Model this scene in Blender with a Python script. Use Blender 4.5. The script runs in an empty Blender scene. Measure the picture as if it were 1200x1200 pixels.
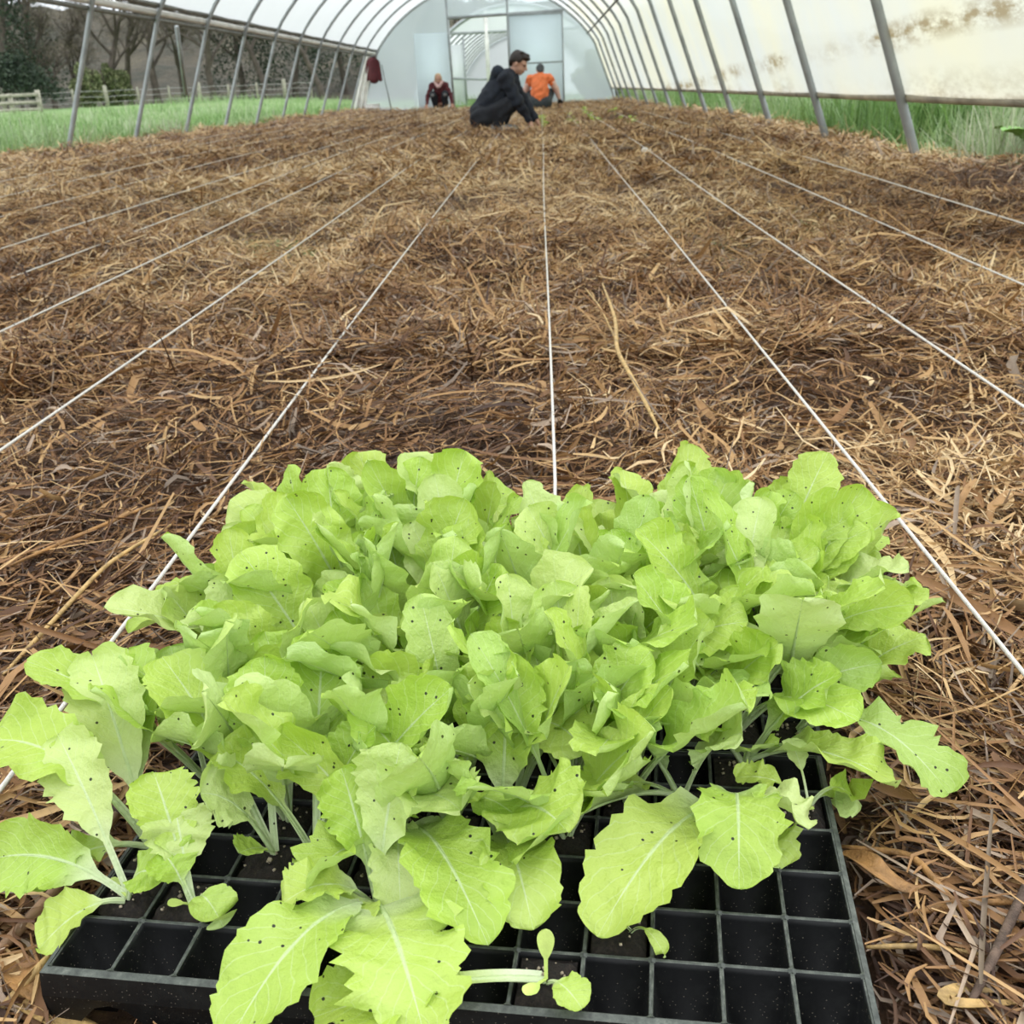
import bpy, math, random
import numpy as np
from mathutils import Vector, Matrix

# ------------------------------------------------------------------ camera, light
scn = bpy.context.scene
COL = scn.collection
H = 0.58
def cam_axes(roll=1.75, vp=(634, 99.5), F=1200.):
    r = math.radians(roll)
    d = np.array([(vp[0]-600)/F, (600-vp[1])/F, -1.]); d /= np.linalg.norm(d)
    u = np.array([-math.sin(r), math.cos(r), 0.]); u = u-d*(u@d); u /= np.linalg.norm(u)
    return np.stack([np.cross(d, u), d, u], 0)
CR = cam_axes()
cd = bpy.data.cameras.new('camera'); cam = bpy.data.objects.new('camera', cd); COL.objects.link(cam)
cd.sensor_width = 36; cd.lens = 36; cd.clip_start = .02; cd.clip_end = 500
cd.dof.use_dof = True; cd.dof.focus_distance = .85; cd.dof.aperture_fstop = 18
M4 = np.eye(4); M4[:3, :3] = CR; M4[2, 3] = H
cam.matrix_world = Matrix(M4.tolist())
scn.camera = cam

W = bpy.data.worlds.new('overcast'); scn.world = W; W.use_nodes = True
wn = W.node_tree; wn.nodes.clear()
_o = wn.nodes.new('ShaderNodeOutputWorld'); _b = wn.nodes.new('ShaderNodeBackground')
_t = wn.nodes.new('ShaderNodeTexCoord'); _s = wn.nodes.new('ShaderNodeSeparateXYZ'); _r = wn.nodes.new('ShaderNodeValToRGB')
wn.links.new(_t.outputs['Generated'], _s.inputs[0]); wn.links.new(_s.outputs[2], _r.inputs[0])
_r.color_ramp.elements[0].position = 0; _r.color_ramp.elements[0].color = (.62, .66, .70, 1)
_r.color_ramp.elements[1].position = 1; _r.color_ramp.elements[1].color = (1.12, 1.16, 1.2, 1)
wn.links.new(_r.outputs[0], _b.inputs[0]); wn.links.new(_b.outputs[0], _o.inputs[0])
_b.inputs[1].default_value = 1.5
sd = bpy.data.lights.new('veiled_sun', 'SUN'); sd.energy = .9; sd.angle = math.radians(50); sd.color = (1, .97, .92)
so = bpy.data.objects.new('veiled_sun', sd); COL.objects.link(so); so.rotation_euler = (math.radians(-38), math.radians(18), 0)
so.location = (0, -5, 12)

vs = scn.view_settings
vs.view_transform = 'Standard'; vs.look = 'None'; vs.gamma = 1; vs.use_curve_mapping = False
vs.exposure = 0.47
scn.cycles.max_bounces = 8; scn.cycles.transparent_max_bounces = 12; scn.cycles.transmission_bounces = 6
scn.cycles.use_denoising = True

rng = np.random.default_rng(7); random.seed(7)
def ray(px, py):
    return CR @ np.array([(px-600)/1200., (600-py)/1200., -1.])
def at_z(px, py, z):            # the place in the tunnel at height z that the photograph shows at px, py
    v = ray(px, py); t = (z-H)/v[2]; return np.array([0, 0, H])+v*t
def at_y(px, py, y):
    v = ray(px, py); return np.array([0, 0, H])+v*(y/v[1])

# ------------------------------------------------------------------ helpers
def srgb(r, g, b):
    f = lambda c: (c/255/12.92) if c/255 <= .04045 else ((c/255+.055)/1.055)**2.4
    return (f(r), f(g), f(b), 1)

class NT:
    def __init__(s, name):
        s.m = bpy.data.materials.new(name); s.m.use_nodes = True; s.t = s.m.node_tree; s.t.nodes.clear()
        s.out = s.t.nodes.new('ShaderNodeOutputMaterial')
    def n(s, typ, **kw):
        nd = s.t.nodes.new(typ)
        for k, v in kw.items():
            if k == 'ins':
                for a, b in v.items():
                    if isinstance(b, bpy.types.NodeSocket): s.t.links.new(b, nd.inputs[a])
                    else: nd.inputs[a].default_value = b
            else: setattr(nd, k, v)
        return nd
    def math(s, op, a, b=0., c=0.):
        return s.n('ShaderNodeMath', operation=op, ins={0: a, 1: b, 2: c}).outputs[0]
    def mix(s, f, a, b):
        nd = s.n('ShaderNodeMix', data_type='RGBA', ins={0: f, 6: a, 7: b}); return nd.outputs[2]
    def ramp(s, f, stops):
        nd = s.n('ShaderNodeValToRGB', ins={0: f}); e = nd.color_ramp.elements
        while len(e) < len(stops): e.new(.5)
        for q, (p, c) in zip(e, stops): q.position = p; q.color = c if len(c) == 4 else (*c, 1)
        return nd.outputs[0]
    def noise(s, scale, detail=4., vec=None, rough=.55):
        i = {'Scale': scale, 'Detail': detail, 'Roughness': rough}
        if vec is not None: i['Vector'] = vec
        return s.n('ShaderNodeTexNoise', ins=i).outputs[0]
    def obj(s):
        return s.n('ShaderNodeTexCoord').outputs['Object']
    def done(s, shader):
        s.t.links.new(shader, s.out.inputs[0]); return s.m
    def bsdf(s, col, rough=.6, **kw):
        return s.n('ShaderNodeBsdfPrincipled', ins={'Base Color': col, 'Roughness': rough, **kw}).outputs[0]
    def bump(s, h, strength=.3, dist=.002):
        return s.n('ShaderNodeBump', ins={'Height': h, 'Strength': strength, 'Distance': dist}).outputs[0]

def simple(name, col, rough=.6, var=.25, scale=12., metallic=0., bump=.15, bdist=.003):
    t = NT(name); o = t.obj(); nz = t.noise(scale, 5., o)
    d = tuple(c*(1-var) for c in col[:3])+(1,); l = tuple(min(1, c*(1+var)) for c in col[:3])+(1,)
    c = t.ramp(nz, [(.3, d), (.7, l)])
    nb = t.noise(scale*6, 3., o)
    return t.done(t.bsdf(c, rough, Metallic=metallic, Normal=t.bump(nb, bump, bdist)))

def link(name, me, mat, parent=None, loc=None):
    o = bpy.data.objects.new(name, me); COL.objects.link(o)
    if mat is not None and not me.materials:
        for m_ in (mat if isinstance(mat, (list, tuple)) else [mat]): me.materials.append(m_)
    if parent is not None: o.parent = parent
    if loc is not None: o.location = loc
    return o
def tag(o, label=None, cat=None, group=None, kind=None):
    if label: o['label'] = label
    if cat: o['category'] = cat
    if group: o['group'] = group
    if kind: o['kind'] = kind
    return o
def empty(name, loc=(0, 0, 0), rz=0.):
    o = bpy.data.objects.new(name, None); COL.objects.link(o); o.location = loc; o.rotation_euler = (0, 0, rz)
    o.empty_display_size = .05
    return o

def mesh_np(name, V, Q, smooth=True, uv=None, col=None, n=4, mi=None):
    """V (k,3), Q (m,n) index array, all faces of n corners"""
    V = np.asarray(V, np.float32); Q = np.asarray(Q, np.int32)
    me = bpy.data.meshes.new(name); me.vertices.add(len(V)); me.vertices.foreach_set('co', V.ravel())
    me.loops.add(Q.size); me.loops.foreach_set('vertex_index', Q.ravel())
    me.polygons.add(len(Q)); me.polygons.foreach_set('loop_start', np.arange(0, Q.size, n, dtype=np.int32))
    if smooth: me.polygons.foreach_set('use_smooth', np.ones(len(Q), bool))
    if mi is not None: me.polygons.foreach_set('material_index', np.asarray(mi, np.int32))
    if uv is not None:
        l = me.uv_layers.new(name='UVMap'); l.data.foreach_set('uv', np.asarray(uv, np.float32)[Q.ravel()].ravel())
    if col is not None:
        a = me.color_attributes.new('tint', 'FLOAT_COLOR', 'POINT')
        a.data.foreach_set('color', np.asarray(col, np.float32).ravel())
    me.update(calc_edges=True)
    return me

class MB:                     # collects boxes, tubes, grids; quads only
    def __init__(s): s.V = []; s.Q = []; s.k = 0; s.mi = []
    def add(s, V, Q, mi=0):
        V = np.asarray(V, float).reshape(-1, 3); Q = np.asarray(Q, int)
        s.V.append(V); s.Q.append(Q+s.k); s.k += len(V); s.mi += [mi]*len(Q); return s
    def box(s, lo, hi, mi=0, rot=None, at=None):
        x0, y0, z0 = lo; x1, y1, z1 = hi
        V = np.array([(x0, y0, z0), (x1, y0, z0), (x1, y1, z0), (x0, y1, z0), (x0, y0, z1), (x1, y0, z1), (x1, y1, z1), (x0, y1, z1)])
        if rot is not None: V = V @ np.array(rot).T
        if at is not None: V = V+np.array(at)
        return s.add(V, [(0, 3, 2, 1), (4, 5, 6, 7), (0, 1, 5, 4), (1, 2, 6, 5), (2, 3, 7, 6), (3, 0, 4, 7)], mi)
    def tube(s, pts, r, n=8, mi=0, cap=True):
        P = np.asarray(pts, float); m = len(P); rr = np.broadcast_to(np.asarray(r, float), (m,))
        T = np.gradient(P, axis=0); T /= np.linalg.norm(T, axis=1)[:, None]+1e-12
        a = np.array([0, 0, 1.]) if abs(T[0, 2]) < .8 else np.array([1., 0, 0])
        V = []
        for i in range(m):
            b = np.cross(T[i], a); b /= np.linalg.norm(b)+1e-12; a = np.cross(b, T[i])
            ang = np.arange(n)*2*math.pi/n
            V.append(P[i]+rr[i]*(np.cos(ang)[:, None]*b+np.sin(ang)[:, None]*a))
        V = np.concatenate(V)
        Q = [(i*n+j, i*n+(j+1) % n, (i+1)*n+(j+1) % n, (i+1)*n+j) for i in range(m-1) for j in range(n)]
        if cap and n % 2 == 0:
            for base, rev in ((0, False), ((m-1)*n, True)):
                for j in range(1, n-2, 2):
                    q = (base, base+j+2, base+j+1, base+j); Q.append(q[::-1] if rev else q)
        return s.add(V, Q, mi)
    def grid(s, A, mi=0, flip=False):        # A (m,n,3)
        m, n = A.shape[:2]
        i, j = np.meshgrid(np.arange(m-1), np.arange(n-1), indexing='ij'); k = (i*n+j).ravel()
        Q = np.stack([k, k+1, k+n+1, k+n], 1)
        if flip: Q = Q[:, ::-1]
        return s.add(A.reshape(-1, 3), Q, mi)
    def build(s, name, mat, parent=None, loc=None, smooth=False):
        me = mesh_np(name, np.concatenate(s.V), np.concatenate(s.Q), smooth, mi=s.mi if max(s.mi) else None)
        return link(name, me, mat, parent, loc)

_tab = np.random.default_rng(3).random((256, 256))
def vnoise(x, y, seed=0):
    x = np.asarray(x, float)+seed*17.3; y = np.asarray(y, float)+seed*9.1
    xi = np.floor(x).astype(int); yi = np.floor(y).astype(int); fx = x-xi; fy = y-yi
    fx = fx*fx*(3-2*fx); fy = fy*fy*(3-2*fy)
    g = lambda a, b: _tab[a & 255, b & 255]
    return (g(xi, yi)*(1-fx)+g(xi+1, yi)*fx)*(1-fy)+(g(xi, yi+1)*(1-fx)+g(xi+1, yi+1)*fx)*fy
def sstep(a, b, x):
    t = np.clip((np.asarray(x, float)-a)/(b-a), 0, 1); return t*t*(3-2*t)

# ------------------------------------------------------------------ the place: layout numbers
XC, ZC, RAD = -1.6, -.55, 3.95
def hoop_y(k, x): return 6.3+2.1*k+.08*(x-XC)
K0, K1 = -2, 13
A_HIP = math.asin((1.72-ZC)/RAD)
def arc(a, dr=0.):
    """hoop profile: straight splayed legs up to the hip, an arc above"""
    a = np.asarray(a, float); x = XC+(RAD+dr)*np.cos(a); z = ZC+(RAD+dr)*np.sin(a)
    a0 = math.asin((-.12-ZC)/RAD); xb, zb = (RAD+dr)*math.cos(a0), ZC+(RAD+dr)*math.sin(a0); xt, zt = (RAD+dr)*math.cos(A_HIP), ZC+(RAD+dr)*math.sin(A_HIP)
    low = z < zt; f = (z-zb)/(zt-zb); xl = xb+(xt-xb)*f
    return np.where(low, XC+np.sign(np.cos(a))*xl, x), z
ANG0 = math.asin((.02-ZC)/RAD)                     # right foot
ANG_RB = math.asin((.42-ZC)/RAD)                   # lower edge of the film on the right
ANG_LH = math.pi-math.asin((1.72-ZC)/RAD)          # hip rail on the left
TA = math.radians(-6.6); TU = np.array([math.cos(TA), math.sin(TA)]); TV = np.array([-math.sin(TA), math.cos(TA)])
T0 = np.array([-.338, .493]); PX, PY = .0432, .0447; TRAY_Z = .065
TRAYS = [T0, T0+TV*(6*PY+.012)+TU*.004]

def mulch_h(x, y):
    x = np.asarray(x, float); y = np.asarray(y, float)
    amp = np.clip((y-.9)/3.5, .0, 1.)
    h = (vnoise(x*1.3, y*.9, 1)-.5)*.09*amp+(vnoise(x*3.7, y*2.8, 2)-.5)*.12*(.25+.75*amp)+(vnoise(x*11, y*9, 3)-.5)*.030*(.5+.5*amp)
    h += .085*sstep(-4.6, -5.3, x)*sstep(5, 10, y)+.05*sstep(1.9, 2.25, x)+.025*sstep(4, 9, y)
    # pressed flat under and round the trays
    u = (x-T0[0])*TU[0]+(y-T0[1])*TU[1]; v = (x-T0[0])*TV[0]+(y-T0[1])*TV[1]
    d = np.maximum(np.maximum(-u, u-.53), np.maximum(-v, v-.56))
    return np.where(d < .2, h*sstep(.0, .2, d)-.012*sstep(.05, -.03, d), h)
def in_tray(x, y, m=.0):
    u = (x-T0[0])*TU[0]+(y-T0[1])*TU[1]; v = (x-T0[0])*TV[0]+(y-T0[1])*TV[1]
    return (u > -m) & (u < .525+m) & (v > -m) & (v < .555+m)
def field_h(x, y):
    x = np.asarray(x, float); y = np.asarray(y, float)
    out = np.maximum(XC-3.75-x, x-(XC+3.75))
    h = -.06+.07*sstep(0, .8, out)+.5*sstep(15, 55, y)*sstep(3, 9, out)+(vnoise(x*.5, y*.5, 5)-.5)*.12*sstep(.5, 3, out)
    return h

# ------------------------------------------------------------------ materials
def mat_straw():
    t = NT('rotting_straw'); a = t.n('ShaderNodeVertexColor', layer_name='tint').outputs[0]
    o = t.obj(); nz = t.noise(160., 4., o); st = t.mix(t.math('MULTIPLY', nz, .42), a, (.035, .018, .01, 1))
    return t.done(t.bsdf(st, .62, Normal=t.bump(t.noise(420., 3., o), .4, .001)))
def mat_soil():
    t = NT('mulch_bed'); o = t.obj(); n1 = t.noise(38., 8., o, .7); n2 = t.noise(2.2, 4., o)
    c = t.ramp(n1, [(.3, (.022, .010, .006)), (.52, (.085, .042, .02)), (.75, (.30, .17, .075))])
    c = t.mix(t.math('MULTIPLY', n2, .5), c, (.16, .085, .04, 1))
    return t.done(t.bsdf(c, .85, Normal=t.bump(n1, .8, .02)))
def mat_leaf():
    t = NT('lettuce_leaf'); tc = t.n('ShaderNodeTexCoord'); uv = t.n('ShaderNodeSeparateXYZ', ins={0: tc.outputs['UV']})
    o = tc.outputs['Object']; info = t.n('ShaderNodeObjectInfo').outputs['Random']
    av = t.math('ABSOLUTE', t.math('MULTIPLY_ADD', uv.outputs[0], 2., -1.)); s = uv.outputs[1]
    nz = t.noise(28., 4., o)
    nz = t.math('ADD', t.math('MULTIPLY', nz, .6), t.math('MULTIPLY', t.math('ADD', t.noise(7., 2., o), info), .22))
    base = t.ramp(nz, [(.28, (.33, .52, .055)), (.5, (.46, .64, .105)), (.74, (.56, .71, .20))])
    yel = t.mix(t.math('MULTIPLY', info, .6), base, (.52, .64, .105, 1))
    # net of side veins, slightly paler
    ph = t.math('ADD', t.math('MULTIPLY_ADD', s, 13., t.math('MULTIPLY', av, -3.4)), t.math('MULTIPLY', t.noise(45., 2., o), 1.1))
    tri = t.math('ABSOLUTE', t.math('SUBTRACT', t.math('FRACT', ph), .5))
    vein = t.math('MULTIPLY', t.n('ShaderNodeMapRange', ins={0: tri, 1: .07, 2: .0, 3: 0., 4: 1.}).outputs[0], .42)
    vein = t.math('MULTIPLY', vein, t.n('ShaderNodeMapRange', ins={0: s, 1: .34, 2: .52, 3: 0., 4: 1.}).outputs[0])
    pale = t.n('ShaderNodeMapRange', ins={0: t.math('FRACT', t.math('MULTIPLY', info, 7.31)), 1: .55, 2: 1., 3: 0., 4: .75}).outputs[0]
    yel = t.mix(pale, yel, (.66, .76, .34, 1))
    deep = t.n('ShaderNodeMapRange', ins={0: t.math('FRACT', t.math('MULTIPLY', info, 3.77)), 1: .6, 2: 1., 3: 0., 4: .55}).outputs[0]
    yel = t.mix(deep, yel, (.30, .52, .06, 1))
    c = t.mix(vein, yel, (.66, .79, .40, 1))
    # midrib and petiole: white
    ribw = t.math('MULTIPLY_ADD', t.math('SUBTRACT', 1., s), .11, .003)
    rib = t.n('ShaderNodeMapRange', ins={0: t.math('DIVIDE', av, ribw), 1: 1.25, 2: .55, 3: 0., 4: 1.}).outputs[0]
    pet = t.n('ShaderNodeMapRange', ins={0: s, 1: .46, 2: .16, 3: 0., 4: 1.}).outputs[0]
    white = t.math('MAXIMUM', t.math('MULTIPLY', rib, .52), t.math('MULTIPLY', pet, .9))
    c = t.mix(white, c, (.76, .83, .58, 1))
    bf = t.n('ShaderNodeNewGeometry').outputs['Backfacing']
    c = t.mix(t.math('MULTIPLY', bf, .42), c, (.60, .74, .38, 1))
    # small dark crumbs of compost lying on the leaf
    sp = t.n('ShaderNodeTexVoronoi', feature='F1', ins={'Scale': 135., 'Randomness': 1., 'Vector': o})
    crumb = t.math('MULTIPLY', t.math('LESS_THAN', sp.outputs['Distance'], .155), t.math('GREATER_THAN', t.n('ShaderNodeSeparateXYZ', ins={0: sp.outputs['Color']}).outputs[0], .80))
    c = t.mix(crumb, c, (.012, .012, .01, 1))
    hb = t.math('ADD', t.math('MULTIPLY', vein, .12), t.math('MULTIPLY', t.noise(95., 4., o, .6), 1.9))
    nb = t.bump(hb, .75, .0022)
    p = t.bsdf(c, .42, Normal=nb)
    tr = t.n('ShaderNodeBsdfTranslucent', ins={'Color': t.mix(.5, c, (.55, .75, .05, 1)), 'Normal': nb}).outputs[0]
    return t.done(t.n('ShaderNodeMixShader', ins={0: .27, 1: p, 2: tr}).outputs[0])
def mat_plastic():
    t = NT('black_tray_plastic'); o = t.obj(); a = t.noise(60., 6., o, .7); z = t.n('ShaderNodeSeparateXYZ', ins={0: o}).outputs[2]
    dust = t.n('ShaderNodeMapRange', ins={0: a, 1: .45, 2: .78, 3: .0, 4: .45}).outputs[0]
    c = t.mix(dust, (.0025, .0028, .003, 1), (.020, .022, .020, 1))
    sp = t.n('ShaderNodeTexVoronoi', ins={'Scale': 340., 'Vector': o}).outputs['Distance']
    c = t.mix(t.math('LESS_THAN', sp, .12), c, (.16, .14, .11, 1))
    return t.done(t.bsdf(c, .55, Normal=t.bump(a, .2, .001), **{'Specular IOR Level': .3}))
def mat_rim():
    t = NT('dusty_tray_rim'); o = t.obj(); a = t.noise(110., 6., o, .7)
    c = t.ramp(a, [(.3, (.018, .022, .019)), (.55, (.075, .085, .070)), (.75, (.17, .18, .15))])
    return t.done(t.bsdf(c, .6, Normal=t.bump(a, .3, .001)))
def mat_compost():
    t = NT('seed_compost'); o = t.obj(); a = t.noise(260., 6., o, .75)
    c = t.ramp(a, [(.35, (.008, .006, .005)), (.6, (.032, .022, .016)), (.8, (.10, .075, .05))])
    return t.done(t.bsdf(c, .9, Normal=t.bump(a, 1., .004)))
def mat_film(name, col, tcol, trans, clear, stain=0.):
    t = NT(name); o = t.obj(); n1 = t.noise(1.4, 4., o)
    c = t.mix(t.math('MULTIPLY', n1, .5), col, tuple(q*.86 for q in col[:3])+(1,)); cl = c
    tc = t.mix(t.math('MULTIPLY', n1, .5), tcol, tuple(q*.86 for q in tcol[:3])+(1,))
    if stain:
        xyz = t.n('ShaderNodeSeparateXYZ', ins={0: o}); zz = xyz.outputs[2]; right = t.math('GREATER_THAN', xyz.outputs[0], 0.8)
        mp = t.n('ShaderNodeMapping', ins={0: o, 'Scale': (1., .5, 1.6)}).outputs[0]
        wob = t.math('MULTIPLY_ADD', t.noise(.9, 2., mp), .5, -.25)
        # algae lines where the film was once folded, and a soiled lower hem
        h1 = t.math('ABSOLUTE', t.math('SUBTRACT', t.math('ADD', zz, t.math('MULTIPLY', wob, .35)), t.math('MULTIPLY_ADD', xyz.outputs[1], -.028, .93)))
        l1 = t.n('ShaderNodeMapRange', ins={0: h1, 1: .095, 2: .0, 3: 0., 4: 1.15}).outputs[0]
        h2 = t.n('ShaderNodeMapRange', ins={0: zz, 1: .60, 2: .42, 3: 0., 4: 1.}).outputs[0]
        gr = t.n('ShaderNodeMapRange', ins={0: t.noise(9., 6., mp, .75), 1: .40, 2: .60, 3: 0., 4: 1.}).outputs[0]
        pat = t.n('ShaderNodeMapRange', ins={0: t.noise(.7, 2., o), 1: .42, 2: .56, 3: .15, 4: 1.}).outputs[0]
        m = t.math('MULTIPLY', t.math('MULTIPLY', t.math('ADD', l1, t.math('MULTIPLY', h2, .5)), t.math('MULTIPLY', gr, pat)), right)
        m = t.math('MINIMUM', m, .85)
        warm = t.n('ShaderNodeMapRange', ins={0: t.noise(.55, 4., o), 1: .40, 2: .65, 3: .12, 4: .6}).outputs[0]
        warm = t.math('MULTIPLY', warm, right)
        c = t.mix(warm, c, (.83, .76, .52, 1)); tc = t.mix(warm, tc, (.85, .77, .50, 1))
        c = t.mix(m, c, (.26, .19, .09, 1)); tc = t.mix(m, tc, (.30, .21, .085, 1))
    d = t.n('ShaderNodeBsdfDiffuse', ins={0: c}).outputs[0]
    tr = t.n('ShaderNodeBsdfTranslucent', ins={0: tc}).outputs[0]
    cl = t.n('ShaderNodeBsdfTransparent', ins={0: (.93, .97, .98, 1)}).outputs[0]
    x = t.n('ShaderNodeMixShader', ins={0: trans, 1: d, 2: tr}).outputs[0]
    return t.done(t.n('ShaderNodeMixShader', ins={0: clear, 1: x, 2: cl}).outputs[0])
def mat_tint(name, rough=.6, transl=0.):
    t = NT(name); a = t.n('ShaderNodeVertexColor', layer_name='tint').outputs[0]
    c = t.mix(t.math('MULTIPLY', t.noise(30., 3., t.obj()), .35), a, (.02, .03, .01, 1))
    p = t.bsdf(c, rough)
    if transl:
        p = t.n('ShaderNodeMixShader', ins={0: transl, 1: p, 2: t.n('ShaderNodeBsdfTranslucent', ins={0: c}).outputs[0]}).outputs[0]
    return t.done(p)
def mat_ground():
    t = NT('meadow_ground'); o = t.obj(); a = t.noise(.35, 6., o, .65); b = t.noise(14., 5., o, .7)
    c = t.ramp(a, [(.3, (.11, .21, .06)), (.5, (.19, .30, .10)), (.7, (.31, .38, .17))])
    c = t.mix(t.math('MULTIPLY', b, .5), c, (.07, .15, .035, 1))
    return t.done(t.bsdf(c, .9, Normal=t.bump(b, .6, .05)))
M = dict(
    straw=mat_straw(), soil=mat_soil(), leaf=mat_leaf(), plastic=mat_plastic(), rim=mat_rim(), compost=mat_compost(),
    film=mat_film('polythene_cover', (.70, .715, .71, 1), (.71, .73, .725, 1), .72, .03, stain=1.),
    endfilm=mat_film('polythene_end', (.74, .81, .86, 1), (.76, .84, .90, 1), .68, .40),
    doorfilm=mat_film('polythene_door', (.86, .90, .92, 1), (.88, .93, .95, 1), .74, .14),
    farfilm=mat_film('polythene_far', (.86, .88, .88, 1), (.88, .90, .90, 1), .70, .08),
    steel=simple('galvanised_steel', (.33, .35, .35, 1), .5, .2, 6., .35), dark_steel=simple('weathered_rail', (.16, .16, .14, 1), .6, .3, 8., .2),
    hem=simple('soiled_film_roll', (.34, .30, .22, 1), .7, .5, 4.), hem_white=simple('rolled_film', (.66, .65, .60, 1), .6, .2, 4.),
    twine=simple('white_twine', (.74, .71, .64, 1), .7, .15, 300., 0., .6, .001),
    grass=mat_tint('grass_blades', .55, .3), foliage=mat_tint('tree_foliage', .8, .15), bark=simple('tree_bark', (.10, .08, .065, 1), .9, .4, 3.),
    ground=mat_ground(), fencewood=simple('grey_fence_wood', (.36, .34, .27, 1), .85, .3, 8.), wire=simple('fence_wire', (.45, .45, .42, 1), .5),
    skin=simple('skin', (.52, .29, .20, 1), .5, .1, 10.), navy=simple('navy_hoodie', (.012, .016, .026, 1), .85, .3, 20.),
    black=simple('dark_trousers', (.016, .018, .024, 1), .85, .3, 20.), slate=simple('slate_trousers', (.040, .050, .055, 1), .85, .3, 20.),
    hair_d=simple('dark_hair', (.022, .012, .008, 1), .5, .4, 60., 0., .5), hair_b=simple('blonde_hair', (.50, .34, .19, 1), .5, .3, 60., 0., .5),
    hair_g=simple('dark_cap', (.05, .055, .06, 1), .6, .3, 40.), orange=simple('orange_vest', (.80, .20, .065, 1), .8, .15, 14.),
    palepink=simple('pale_sleeve', (.76, .50, .42, 1), .8, .12, 14.), maroon=simple('maroon_cloth', (.085, .014, .018, 1), .85, .3, 14.),
    scarf=simple('pink_scarf', (.55, .36, .33, 1), .85, .2, 20.), glove=simple('dark_glove', (.02, .02, .02, 1), .7, .3, 20.),
    shoe=simple('grey_shoe', (.30, .32, .33, 1), .6, .3, 20.), eye=simple('eye', (.02, .015, .012, 1), .3, .1, 20.),
    lip=simple('lips', (.42, .16, .13, 1), .5, .1, 20.),
    white=simple('white_crate', (.78, .78, .74, 1), .6, .1, 8.), cot=simple('cotyledon', (.50, .62, .16, 1), .5, .15, 90.),
    perlite=simple('perlite', (.34, .28, .20, 1), .9, .3, 200.), dryleaf=simple('dry_leaf', (.33, .17, .055, 1), .6, .6, 60., 0., .5),
    stalk=simple('pale_stalk', (.52, .34, .13, 1), .55, .45, 70., 0., .4), twig=simple('grey_twig', (.13, .085, .06, 1), .8, .5, 90., 0., .6),
)

# ------------------------------------------------------------------ ground and bed
def grid_xy(xs, ys): return np.meshgrid(xs, ys, indexing='ij')
def surf(name, xs, ys, f, mat):
    X, Y = grid_xy(xs, ys); A = np.stack([X, Y, f(X, Y)], -1)
    o = MB().grid(A, flip=True).build(name, mat, smooth=True); return tag(o, kind='structure')
xs = np.concatenate([np.linspace(-120, -30, 14)[:-1], np.linspace(-30, 8, 96)[:-1], np.linspace(8, 90, 14)])
ys = np.concatenate([np.linspace(-30, -4, 8)[:-1], np.linspace(-4, 62, 120)[:-1], np.linspace(62, 190, 20)])
surf('ground', xs, ys, field_h, M['ground'])
xs = np.concatenate([np.linspace(-5.62, -1.6, 70)[:-1], np.linspace(-1.6, 1.4, 150)[:-1], np.linspace(1.4, 2.55, 30)])
ys = np.concatenate([np.linspace(-1.5, .2, 20)[:-1], np.linspace(.2, 3., 140)[:-1], np.linspace(3, 34.2, 260)])
surf('floor', xs, ys, lambda x, y: mulch_h(x, y)-.012, M['soil'])

# ------------------------------------------------------------------ straw mulch
def ribbons(P, dirs, side, L, Wd, nseg, bendu, bends, fold):
    """strands: P (n,3) centre, dirs/side unit vectors; returns verts (n, nseg+1, c, 3), quads"""
    n = len(P); up = np.cross(dirs, side); s = np.linspace(-.5, .5, nseg+1)
    C = P[:, None]+dirs[:, None]*(s[None, :, None]*L[:, None, None])
    q = (s**2-.08)*4
    C = C+up[:, None]*(q[None, :, None]*(bendu*L)[:, None, None])+side[:, None]*(q[None, :, None]*(bends*L)[:, None, None])
    w = (Wd[:, None]*(1-.55*np.abs(s*2)[None]**2.5))[:, :, None]*.5
    if fold is None:
        V = np.stack([C-side[:, None]*w, C+side[:, None]*w], 2)
    else:
        V = np.stack([C-side[:, None]*w, C+up[:, None]*(w*fold), C+side[:, None]*w], 2)
    c = V.shape[2]; m = (nseg+1)*c
    i, j = np.meshgrid(np.arange(nseg), np.arange(c-1), indexing='ij'); k = (i*c+j).ravel()
    q0 = np.stack([k, k+c, k+c+1, k+1], 1)
    Q = (np.arange(n)*m)[:, None, None]+q0[None]
    return V.reshape(-1, 3), Q.reshape(-1, 4), m
SH = np.array([[.050, .022, .011], [.14, .062, .023], [.30, .150, .052], [.48, .28, .11], [.66, .44, .20], [.80, .61, .35], [.46, .34, .24]])
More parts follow.
